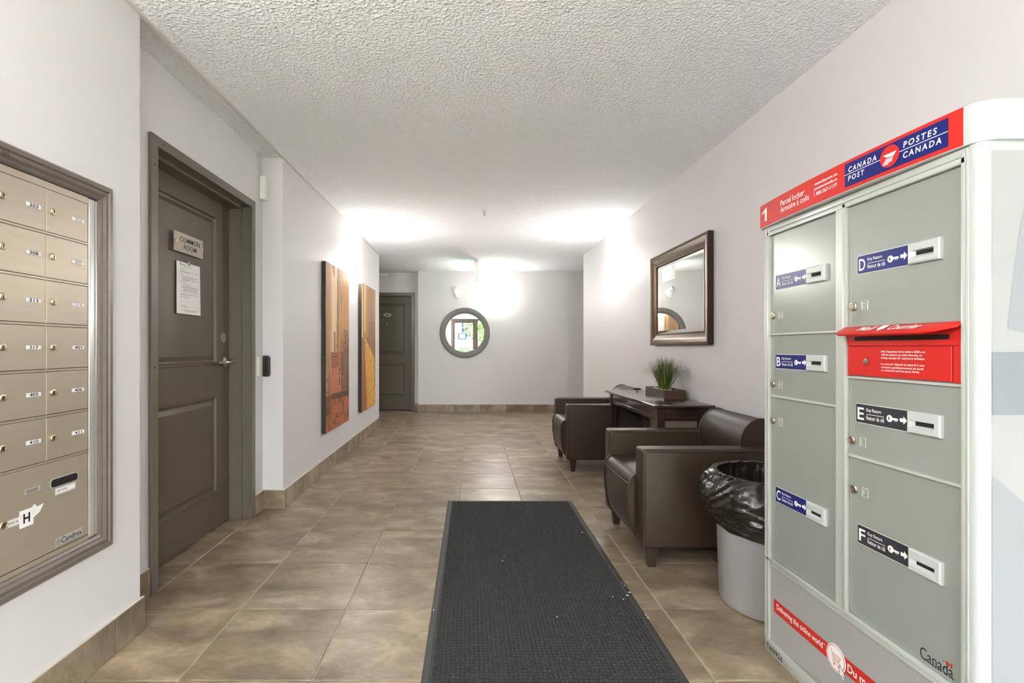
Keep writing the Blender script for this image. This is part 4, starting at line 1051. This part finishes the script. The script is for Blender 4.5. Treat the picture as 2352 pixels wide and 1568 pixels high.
# compartments
ltr_mats = {'A': 'blue', 'B': 'blue', 'C': 'blue', 'D': 'blue', 'E': 'charcoal', 'F': 'charcoal'}
def key_shape(bm, P, u, v, L, w):
    s = -1
    r = L * .26; n = 14
    hole = (u + s * r * .75, v)
    outer = [(u + s * (r + r * math.cos(2 * PI * k / n)), v + r * math.sin(2 * PI * k / n)) for k in range(n)]
    inner = [(hole[0] + .28 * r * math.cos(2 * PI * k / n), hole[1] + .28 * r * math.sin(2 * PI * k / n)) for k in range(n)]
    for k in range(n): sheet(bm, P, [outer[k], outer[(k + 1) % n], inner[(k + 1) % n], inner[k]], w)
    h = L * .085
    sheet(bm, P, [(u + s * r * 1.9, v + h), (u + s * L * .95, v + h), (u + s * L, v), (u + s * L * .97, v - h * .6), (u + s * r * 1.9, v - h * .9)], w)
    for k in (0.66, .76, .86): sheet(bm, P, [(u + s * L * k, v - h * .5), (u + s * L * (k + .05), v - h * .5), (u + s * L * (k + .045), v - h * 1.8), (u + s * L * (k + .005), v - h * 1.8)], w)
def arrow_shape(bm, P, u, v, L, w):
    pts = [(0, .22), (.5, .22), (.5, .52), (1, 0), (.5, -.52), (.5, -.22), (0, -.22)]
    sheet(bm, P, [(u - a * L, v + b * L) for a, b in pts], w)
def rrect(u0, u1, v0, v1, rad, n=4):
    a0, a1 = min(u0, u1), max(u0, u1); pts = []
    for (cu, cv, d) in ((a1 - rad, v1 - rad, 0), (a0 + rad, v1 - rad, 90), (a0 + rad, v0 + rad, 180), (a1 - rad, v0 + rad, 270)):
        for k in range(n + 1):
            a = math.radians(d + 90 * k / n); pts.append((cu + rad * math.cos(a), cv + rad * math.sin(a)))
    return pts
def compartment(L, ya, yb, z0, z1, lab, slot, lock, letpx):
    """ya near (small y), yb far; lab = (ystart, yend, v0, v1); slot = (ystart, yend)"""
    bm = B(); pbox(bm, PD, ya + .0012, yb - .0012, z0 + .0012, z1 - .0012, -.003, 0.0, .0008, 1)
    d = obj('compartment_door', bm, M['lockergrey'], lk); d['label'] = 'grey locker door ' + L
    a, b, v0, v1 = lab
    bm = B(); prism(bm, PD, rrect(a + .0012, b - .0012, v0 - .0012, v1 + .0012, .005), 0, .0004); obj('sticker_edge', bm, M['printwhite'], d, smooth=False)
    bm = B(); prism(bm, PD, rrect(a, b, v0, v1, .004), .0002, .0008); obj('key_return_sticker', bm, M[ltr_mats[L]], d, smooth=False)
    Wd = a - b; hh = v1 - v0; vc = (v0 + v1) / 2; w = .0012
    U = lambda t: a - t * Wd
    bm = B(); add_text(bm, PD, L, U(.035), U(.17), v0 + hh * .16, v0 + hh * .82, w, .012)
    add_text(bm, PD, 'Key Return', U(.22), U(.51), vc + hh * .09, vc + hh * .32, w, .006); add_text(bm, PD, 'Retour de clé', U(.22), U(.57), vc - hh * .29, vc - hh * .07, w, .006)
    sheet(bm, PD, [(U(.22), vc + hh * .012), (U(.57), vc + hh * .012), (U(.57), vc - hh * .012), (U(.22), vc - hh * .012)], w)
    key_shape(bm, PD, U(.615), vc - hh * .02, Wd * .215, w); arrow_shape(bm, PD, U(.855), vc, Wd * .125, w)
    obj('sticker_print', bm, M['printwhite'], d, smooth=False, recalc=False)
    # slot housing
    s0, s1 = slot; hmid = .0085
    bm = B(); so0, so1 = min(s0, s1), max(s0, s1); uo0, uo1 = so0 + .014, so1 - .006; q0, q1 = v0 + .013, v0 + .031
    ring(bm, PD, so0, so1, v0 - .001, v1 + .001, [(0, 0), (0, .007), (.003, .010)])
    W2 = .010
    A0, A1, B0, B1 = so0 + .003, so1 - .003, v0 + .002, v1 - .002
    for (ua, ub, va, vb) in ((A0, A1, q1, B1), (A0, A1, B0, q0), (A0, uo0, q0, q1), (uo1, A1, q0, q1)):
        sheet(bm, PD, [(ua, va), (ub, va), (ub, vb), (ua, vb)], W2)
    # funnel recess
    fr = [(uo0, q0), (uo1, q0), (uo1, q1), (uo0, q1)]; bk = [(uo0 + .004, q0 + .006), (uo1 - .012, q0 + .006), (uo1 - .012, q1 - .002), (uo0 + .004, q1 - .002)]
    for k in range(4):
        bm.faces.new([bm.verts.new(PD(*c)) for c in ((*fr[k], W2), (*fr[(k + 1) % 4], W2), (*bk[(k + 1) % 4], .003), (*bk[k], .003))])
    hs = obj('key_return_slot', bm, M['lockerwhite'], d, smooth=False, recalc=False)
    bm = B(); sheet(bm, PD, bk, .0031); obj('slot_opening', bm, M['darkhole'], d, smooth=False)
    lu, lv = lock
    l = cam_lock(d, PD, lu, lv, 0.0, .0132, 'cam_lock')
    bm = B(); circ_ring(bm, PD, lu, lv, .0088, .0076, .0068, 20); circ_ring(bm, PD, lu, lv, .0052, .0035, .0068, 16); pbox(bm, PD, lu - .001, lu + .001, lv - .004, lv + .004, .0054, .0066); obj('key_way', bm, M['brass'], d, smooth=False)
    bm = B(); ring(bm, PD, letpx - .011, letpx + .011, lv - .013, lv + .013, [(0, .0), (.001, .0012), (.0022, 0.0002)]); add_text(bm, PD, L, letpx + .006, letpx - .006, lv - .008, lv + .008, .0008, .01)
    obj('embossed_letter', bm, M['lockerframe'], d, smooth=False, recalc=False)
zA = (1.317, 1.3665); zE = (.559, .6105)
compartment('A', yC1, yL, 1.157, zT, (LY(1782), LY(1854.6), *zA), (LY(1857), LY(1900.6)), (LY(1776.2), 1.2245), LY(1793))
compartment('B', yC1, yL, .934, 1.157, (LY(1782), LY(1854.6), 1.0355, 1.0845), (LY(1857), LY(1900.6)), (LY(1776.2), .978), LY(1793))
compartment('C', yC1, yL, zK, .934, (LY(1782), LY(1854.6), *zE), (LY(1857), LY(1900.6)), (LY(1776.2), .845), LY(1793))
compartment('D', yR, yC0, 1.1655, zT, (LY(1970.3), LY(2088), *zA), (LY(2092), LY(2167)), (LY(1961.5), 1.2265), LY(1986.5))
compartment('E', yR, yC0, .800, 1.0245, (LY(1967), LY(2087), .899, .951), (LY(2090.5), LY(2168)), (LY(1957.5), .8445), LY(1982))
compartment('F', yR, yC0, zK, .800, (LY(1970.3), LY(2089), *zE), (LY(2093), LY(2169)), (LY(1962.5), .706), LY(1987))
# Canada word mark on the lowest door
bm = B(); ca0, ca1 = LY(2113.5), LY(2190); add_text(bm, PD, 'Canada', ca0, ca1, .3545, .3835, .0006, .0)
for t_ in (.03, .27, .46, .62, .80): 
    u = ca0 + (ca1 - ca0) * t_
for (t0, t1, zz) in ((.335, .43, .3545), (.42, .49, .3545), (.19, .225, .3545), (.54, .575, .3545), (.745, .79, .3545), (.96, 1.02, .3545), (.70, .765, .3825)):
    sheet(bm, PD, [(ca0 + (ca1 - ca0) * t0, zz), (ca0 + (ca1 - ca0) * t1, zz), (ca0 + (ca1 - ca0) * t1, zz + .0018), (ca0 + (ca1 - ca0) * t0, zz + .0018)], .0006)
obj('wordmark', bm, M['black'], lk, smooth=False, recalc=False)
bm = B(); fu = lambda t: ca0 + (ca1 - ca0) * t
for a, b in ((.80, .845), (.935, .98)): sheet(bm, PD, [(fu(a), .378), (fu(b), .378), (fu(b), .388), (fu(a), .388)], .0008)
sheet(bm, PD, [(fu(.89 + .025 * math.cos(k * PI / 3)), .383 + .004 * math.sin(k * PI / 3)) for k in range(6)], .0008)
obj('wordmark_flag', bm, M['red'], lk, smooth=False, recalc=False)

# red mail slot
zm0, zm1 = 1.029, 1.1655
bm = B(); pbox(bm, PD, yR + .001, yC0 - .001, 1.114, zm1 - .002, -.003, .006, .001, 1)
pbox(bm, PD, yR + .001, yR + .022, zm0, 1.114, -.003, .006, .001, 1); pbox(bm, PD, yC0 - .010, yC0 - .001, zm0, 1.114, -.003, .004, .001, 1)
ms = obj('mail_slot', bm, M['red'], lk); ms['label'] = 'red mail slot with white lettering'
bm = B(); pbox(bm, PD, yR + .024, yC0 - .011, zm0 + .002, 1.113, -.003, .0075, .0015, 1); md = obj('mail_slot_door', bm, M['red'], lk)
# hood: sloping lip with turned-in ends
bm = B(); prof_h = [(.006, 1.1685), (.012, 1.169), (.050, 1.150), (.054, 1.1455), (.052, 1.142), (.046, 1.1435), (.010, 1.158), (.006, 1.158)]
ya_, yb_ = yR + .001, yC0 - .001; rows_ = []
for k in range(13):
    t = k / 12; y = ya_ + (yb_ - ya_) * t
    e_ = min(1.0, (t / .13)) if t < .13 else min(1.0, ((1 - t) / .03) * .4 + .6) if t > .97 else 1.0
    e_ = .25 + .75 * e_
    rows_.append([bm.verts.new(PD(y, 1.1685 + (v - 1.1685) * (.35 + .65 * e_), .006 + (w - .006) * e_)) for w, v in prof_h])
for k in range(12):
    for i in range(len(prof_h)): bm.faces.new((rows_[k][i], rows_[k][(i + 1) % len(prof_h)], rows_[k + 1][(i + 1) % len(prof_h)], rows_[k + 1][i]))
bm.faces.new(rows_[0]); bm.faces.new(rows_[-1]); hood = obj('mail_slot_hood', bm, M['red'], lk, ang=40)
bm = B(); pbox(bm, PD, yR + .03, yC0 - .03, 1.1285, 1.140, .0055, .0068); obj('mail_slot_opening', bm, M['darkhole'], lk, smooth=False)
class Hood:
    def __call__(s, u, v, w=0):  # v 0..1 from lip to wall
        return PD(u, 1.1501 + (1.1691 - 1.1501) * v, .050 - .038 * v) + Vector((-.0007, 0, .0012))
bm = B(); Hd = Hood()
add_text(bm, Hd, 'Mail', Yof(1973, 1.064), Yof(2010, 1.064), .2, .8, 0, .018, .2); add_text(bm, Hd, 'Courrier', Yof(2040, 1.06), Yof(2112, 1.06), .2, .8, 0, .018, .2)
u = Yof(2023, 1.062); sheet(bm, Hd, [(u + .012, .85), (u - .010, .85), (u - .012, .35), (u - .002, .1), (u + .008, .35)], 0)
obj('hood_lettering', bm, M['printwhite'], lk, smooth=False, recalc=False)
bm = B(); a_ = LY(2024, XD - .008)
lines = [('Mail deposited here before 8:00 a.m.', 2126.5, 808.6), ('will be picked up daily Monday to', 2118.5, 816.2), ('Friday except for statutory holidays.', 2125, 823.8), ('Le courrier déposé ici avant 8 h sera', 2124, 838.4), ('ramassé quotidiennement du lundi', 2121, 846.2), ('au vendredi sauf les jours fériés.', 2113, 853.6)]
for t, px, py in lines:
    y_ = LY(2075, XD - .008); z = Zof(py, y_); add_text(bm, PD, t, a_, LY(px, XD - .008), z - .0028, z + .0036, .0082, .014, ref='Mdp')
obj('slot_lettering', bm, M['printwhite'], md, smooth=False, recalc=False)
lu, lv = LY(1990.4, XD - .0075), Zof(830, LY(1990.4, XD - .0075))
bm = B(); lathe(bm, PD, lu, lv, [(.0125, .0075), (.0125, .0095), (.009, .0095), (.009, .0075), (0, .0075)], 20); lo = obj('slot_lock', bm, M['red'], md)
bm = B(); lathe(bm, PD, lu, lv, [(.0085, .0078), (.0085, .0098), (.005, .0102), (0, .0102)], 18); obj('slot_cylinder', bm, M['nickel'], md)

# bowed crown with the banner
bow = lambda y: .022 * (1 - ((y - 1.44) / .41) ** 2) if 1.03 < y < 1.86 else 0.0
Zb0, Zb1 = 1.551, 1.642
def crown_plan(off=0.0):
    pts = [(LB, LY1 + .03), (XL + .012, LY1 + .03)]
    for k in range(17):
        y = LY1 + .024 - (LY1 + .024 - 1.075) * k / 16; pts.append((XL - off - bow(y), y))
    x0 = XL - off - bow(1.075); r = .045
    for k in range(1, 9):
        a = PI + PI / 2 * k / 8; pts.append((x0 + r + r * math.cos(a), 1.075 + (1.075 - 1.042) * math.sin(a)))
    pts.append((LB, 1.042)); return pts
bm = B(); cp = crown_plan(); n = len(cp)
cxm, cym = 1.33, 1.44
levels = [(Zb0, 0), (Zb1 - .012, 0), (Zb1 - .004, .004), (Zb1, .012)]
rings = [[bm.verts.new((x + (cxm - x) * min(1, e_ / .25), y + (cym - y) * min(1, e_ / .4), z)) for x, y in cp] for z, e_ in levels]
for i in range(len(rings) - 1):
    for k in range(n): bm.faces.new((rings[i][k], rings[i][(k + 1) % n], rings[i + 1][(k + 1) % n], rings[i + 1][k]))
bm.faces.new(rings[0]); bm.faces.new(rings[-1]); crown = obj('crown', bm, M['lockerwhite'], lk, ang=30)
def banner(ya, yb, z0, z1, w, mt_, name, par):
    bm = B(); n = 24
    for k in range(n):
        y0, y1 = ya + (yb - ya) * k / n, ya + (yb - ya) * (k + 1) / n
        bm.faces.new([bm.verts.new((XL - bow(y) - w, y, z)) for y, z in ((y0, z0), (y1, z0), (y1, z1), (y0, z1))])
    bmesh.ops.remove_doubles(bm, verts=bm.verts[:], dist=1e-6)
    return obj(name, bm, mt_, par, smooth=True)
def YB(px):      # y on the bowed banner seen at column px
    y = Yof(px, XL)
    for _ in range(8): y = Yof(px, XL - bow(y) - .001)
    return y
bz0, bz1 = Zb0 + .002, Zb1 - .005
bn = banner(YB(2212), YB(1746), bz0, bz1, .0008, M['redbright'], 'red_banner', crown)
# blue logo field
bl0, bl1 = YB(2178.5), YB(1940.5)
banner(bl0, bl1, bz0 + .010, bz1 - .009, .0014, M['blue'], 'blue_field', crown)
wz = lambda u: bow(u)
zmid = (bz0 + bz1) / 2 + .0006; lm = M['printwhite']
bm = B(); ua, ub = YB(1750.5), YB(1761.5); U1 = lambda t: ua + (ub - ua) * t
sheet(bm, lambda u, v, w=0: P(u, v, w + bow(u)), [(U1(.62), zmid - .023), (U1(1), zmid - .023), (U1(1), zmid + .024), (U1(.72), zmid + .024), (U1(.4), zmid + .0165), (U1(.0), zmid + .0125), (U1(.0), zmid + .0065), (U1(.62), zmid + .0105)], .0016)
obj('lettering', bm, lm, crown, smooth=False, recalc=False)
text(crown, P, 'Parcel locker', YB(1793), YB(1848), zmid + .001, zmid + .021, .0016, lm, .008, warp=wz)
text(crown, P, 'Armoire à colis', YB(1793), YB(1858.5), zmid - .021, zmid - .002, .0016, lm, .008, warp=wz, ref='Armoire colis')
for t, px, c in (('canadapost.ca', 1923.5, .0165), ('postescanada.ca', 1923.5, .002), ('1 800 267-1177', 1923, -.0135)):
    text(crown, P, t, YB(1870.5), YB(px), zmid + c - .005, zmid + c + .006, .0016, lm, .014, warp=wz)
text(crown, P, 'CANADA', YB(1949.5), YB(2014), zmid + .0055, zmid + .0205, .0020, lm, .018, warp=wz, spacing=1.35, shear=.12)
text(crown, P, 'POST', YB(1949), YB(1986), zmid - .0185, zmid - .004, .0020, lm, .018, warp=wz, spacing=1.35, shear=.12)
text(crown, P, 'POSTES', YB(2075.5), YB(2153), zmid + .0065, zmid + .0215, .0020, lm, .018, warp=wz, spacing=1.35, shear=.12)
text(crown, P, 'CANADA', YB(2075), YB(2163.5), zmid - .0195, zmid - .0045, .0020, lm, .018, warp=wz, spacing=1.35, shear=.12)
bm = B()
for k in range(16):
    a, b = bl0 + (bl1 - bl0) * k / 16, bl0 + (bl1 - bl0) * (k + 1) / 16
    sheet(bm, lambda u, v, w: P(u, v, w + bow(u)), [(a, zmid + .0006), (b, zmid + .0006), (b, zmid + .0022), (a, zmid + .0022)], .0020)
obj('logo_rule', bm, lm, crown, smooth=False, recalc=False)
lc = YB(2044); bm = B(); lathe(bm, lambda u, v, w=0: P(u, v, w + bow(u)), lc, zmid + .001, [(.0275, .0022), (0, .0022)], 48, cap0=False); obj('logo_disc', bm, M['redbright'], crown, smooth=False)
bm = B(); G = lambda a, b: (lc - a, zmid + .001 + b)
PBw = lambda u, v, w=0: P(u, v, w + bow(u))
sheet(bm, PBw, [G(-.018, .007), G(.020, .007), G(.012, -.003), G(-.008, -.001)], .0028)
for k, (a0, a1, h0) in enumerate(((-.010, .0115, -.0045), (-.013, .0105, -.0085), (-.016, .009, -.0125))):
    sheet(bm, PBw, [G(a0, h0), G(a1, h0), G(a1 - .002, h0 - .0026), G(a0 - .002, h0 - .0026)], .0028)
sheet(bm, PBw, [G(-.018, -.0165), G(-.001, -.0165), G(-.003, -.019), G(-.021, -.019)], .0028)
obj('logo_wing', bm, lm, crown, smooth=False, recalc=False)

# ------------------------------------------------------------------ glazed entrance behind the viewer
PEn = Plane('Y+', YE)
def glazed(name, u0, u1, label, kind):
    r_ = thing(name, ((u0 + u1) / 2, YE - .07, 0), label, None, kind='structure')
    bm = B()
    for a, b in ((u0, u0 + .05), (u1 - .05, u1)): pbox(bm, PEn, a, b, 0, EZ, -.13, -.01, .003, 1)
    pbox(bm, PEn, u0 + .05, u1 - .05, EZ - .06, EZ, -.13, -.01, .003, 1); obj('frame', bm, M['darkmetal'], r_)
    a, b = u0 + .05, u1 - .05
    if kind == 'door':
        bm = B()
        for c, d in ((a + .004, a + .09), (b - .09, b - .004)): pbox(bm, PEn, c, d, .01, EZ - .064, -.09, -.045, .003, 1)
        pbox(bm, PEn, a + .09, b - .09, .01, .26, -.09, -.045, .003, 1); pbox(bm, PEn, a + .09, b - .09, EZ - .16, EZ - .064, -.09, -.045, .003, 1); obj('leaf_frame', bm, M['darkmetal'], r_)
        bm = B(); pbox(bm, PEn, a + .09, b - .09, .26, EZ - .16, -.07, -.064); obj('pane', bm, M['glass'], r_, smooth=False)
        bm = B(); pbox(bm, PEn, a + .06, b - .06, 1.0, 1.05, -.03, .005, .01, 3); obj('push_bar', bm, M['alu'], r_)
    else:
        bm = B(); pbox(bm, PEn, a, b, 0, .12, -.12, -.02, .003, 1); obj('sill_rail', bm, M['darkmetal'], r_)
        bm = B(); pbox(bm, PEn, a, b, .12, EZ - .06, -.07, -.064); obj('pane', bm, M['glass'], r_, smooth=False)
    return r_
glazed('door_3', EX0, EX1, 'bronze framed glass entrance door', 'door')
glazed('window_1', EX1, EX2, 'bronze framed sidelight window', 'window')
nb = thing('taped_notice', (-.36, YE - .06, 1.43), 'paper notice edged in blue tape on the glass entrance door', 'paper')
bm = B(); pbox(bm, PEn, -.52, -.20, 1.43, 1.70, -.0635, -.0625); obj('tape_edge', bm, M['bluetape'], nb, smooth=False)
bm = B(); pbox(bm, PEn, -.48, -.24, 1.465, 1.665, -.0625, -.0615); obj('sheet', bm, M['offwhite'], nb, smooth=False)

# ------------------------------------------------------------------ outdoors seen through the entrance
bm = B(); box(bm, -12, 12, -40, YE - .15, -.2, -.03); tag(obj('ground', bm, M['lawn'], smooth=False), 'lawn outside the entrance', kind='structure')
bm = B(); box(bm, -1.6, 1.9, -6, YE - .15, -.1, -.01); tag(obj('walkway', bm, M['concrete'], smooth=False), 'concrete walk outside the entrance', kind='structure')
ho = thing('house', (-3, -24, 0), 'pink sided house with a white grid window', 'house')
bm = B(); box(bm, -8, .9, -27, -24, 0, 6.5); obj('house_wall', bm, M['siding'], ho, smooth=False)
for k in range(36):
    bm = B(); box(bm, -8, .9, -24, -23.97, k * .18, k * .18 + .17); obj('siding_board', bm, M['siding'], ho, smooth=False)
bm = B(); box(bm, -1.05, -.9, -23.97, -23.9, 0, 6.5); obj('corner_trim', bm, M['white'], ho, smooth=False)
bm = B(); box(bm, -.85, .05, -23.97, -23.9, 1.9, 3.2); hw = obj('house_window', bm, M['white'], ho, smooth=False)
for i in range(3):
    for j in range(3):
        bm = B(); box(bm, -.78 + i * .265, -.78 + i * .265 + .235, -23.9, -23.88, 1.97 + j * .4, 1.97 + j * .4 + .36); obj('window_pane', bm, M['hglass'], hw, smooth=False)
def bush(name, x, y, h, r, m, label, cat, n, trunk):
    b_ = thing(name, (x, y, 0), label, cat)
    if trunk:
        bm = B(); tube(bm, [(x, y, -.03), (x + .05, y, h * .4), (x - .02, y, h * .75)], [.09, .07, .03], 8); obj('trunk', bm, M['bark'], b_)
    vs_, fs = [], []
    for k in range(n):
        while True:
            p = Vector((random.uniform(-1, 1), random.uniform(-1, 1), random.uniform(-1, 1)))
            if .3 < p.length < 1: break
        base = h * (.35 if trunk else .02)
        c = Vector((p.x * r, p.y * r, base + (h - base) * (p.z * .5 + .5)))
        a = Vector((random.uniform(-1, 1), random.uniform(-1, 1), random.uniform(-1, 1))).normalized(); q = a.orthogonal().normalized(); s = random.uniform(.05, .11)
        i = len(vs_); vs_ += [c + a * s, c + q * s * .45, c - a * s, c - q * s * .45]; fs.append((i, i + 1, i + 2, i + 3))
    me = bpy.data.meshes.new('foliage'); me.from_pydata(vs_, [], fs); me.materials.append(m); tag(link(bpy.data.objects.new('foliage', me), b_), kind='stuff')
bush('tree', .75, -7.6, 3.6, 1.15, M['leafA'], 'leafy green tree outside the entrance', 'tree', 3200, True)
bush('shrub', -.2, -6.8, 1.15, .75, M['leafB'], 'pale green shrub beside the entrance walk', 'shrub', 1500, False)
bush('tree', 2.6, -9.5, 4.5, 1.5, M['leafB'], 'taller tree behind the leafy tree outside', 'tree', 3000, True)
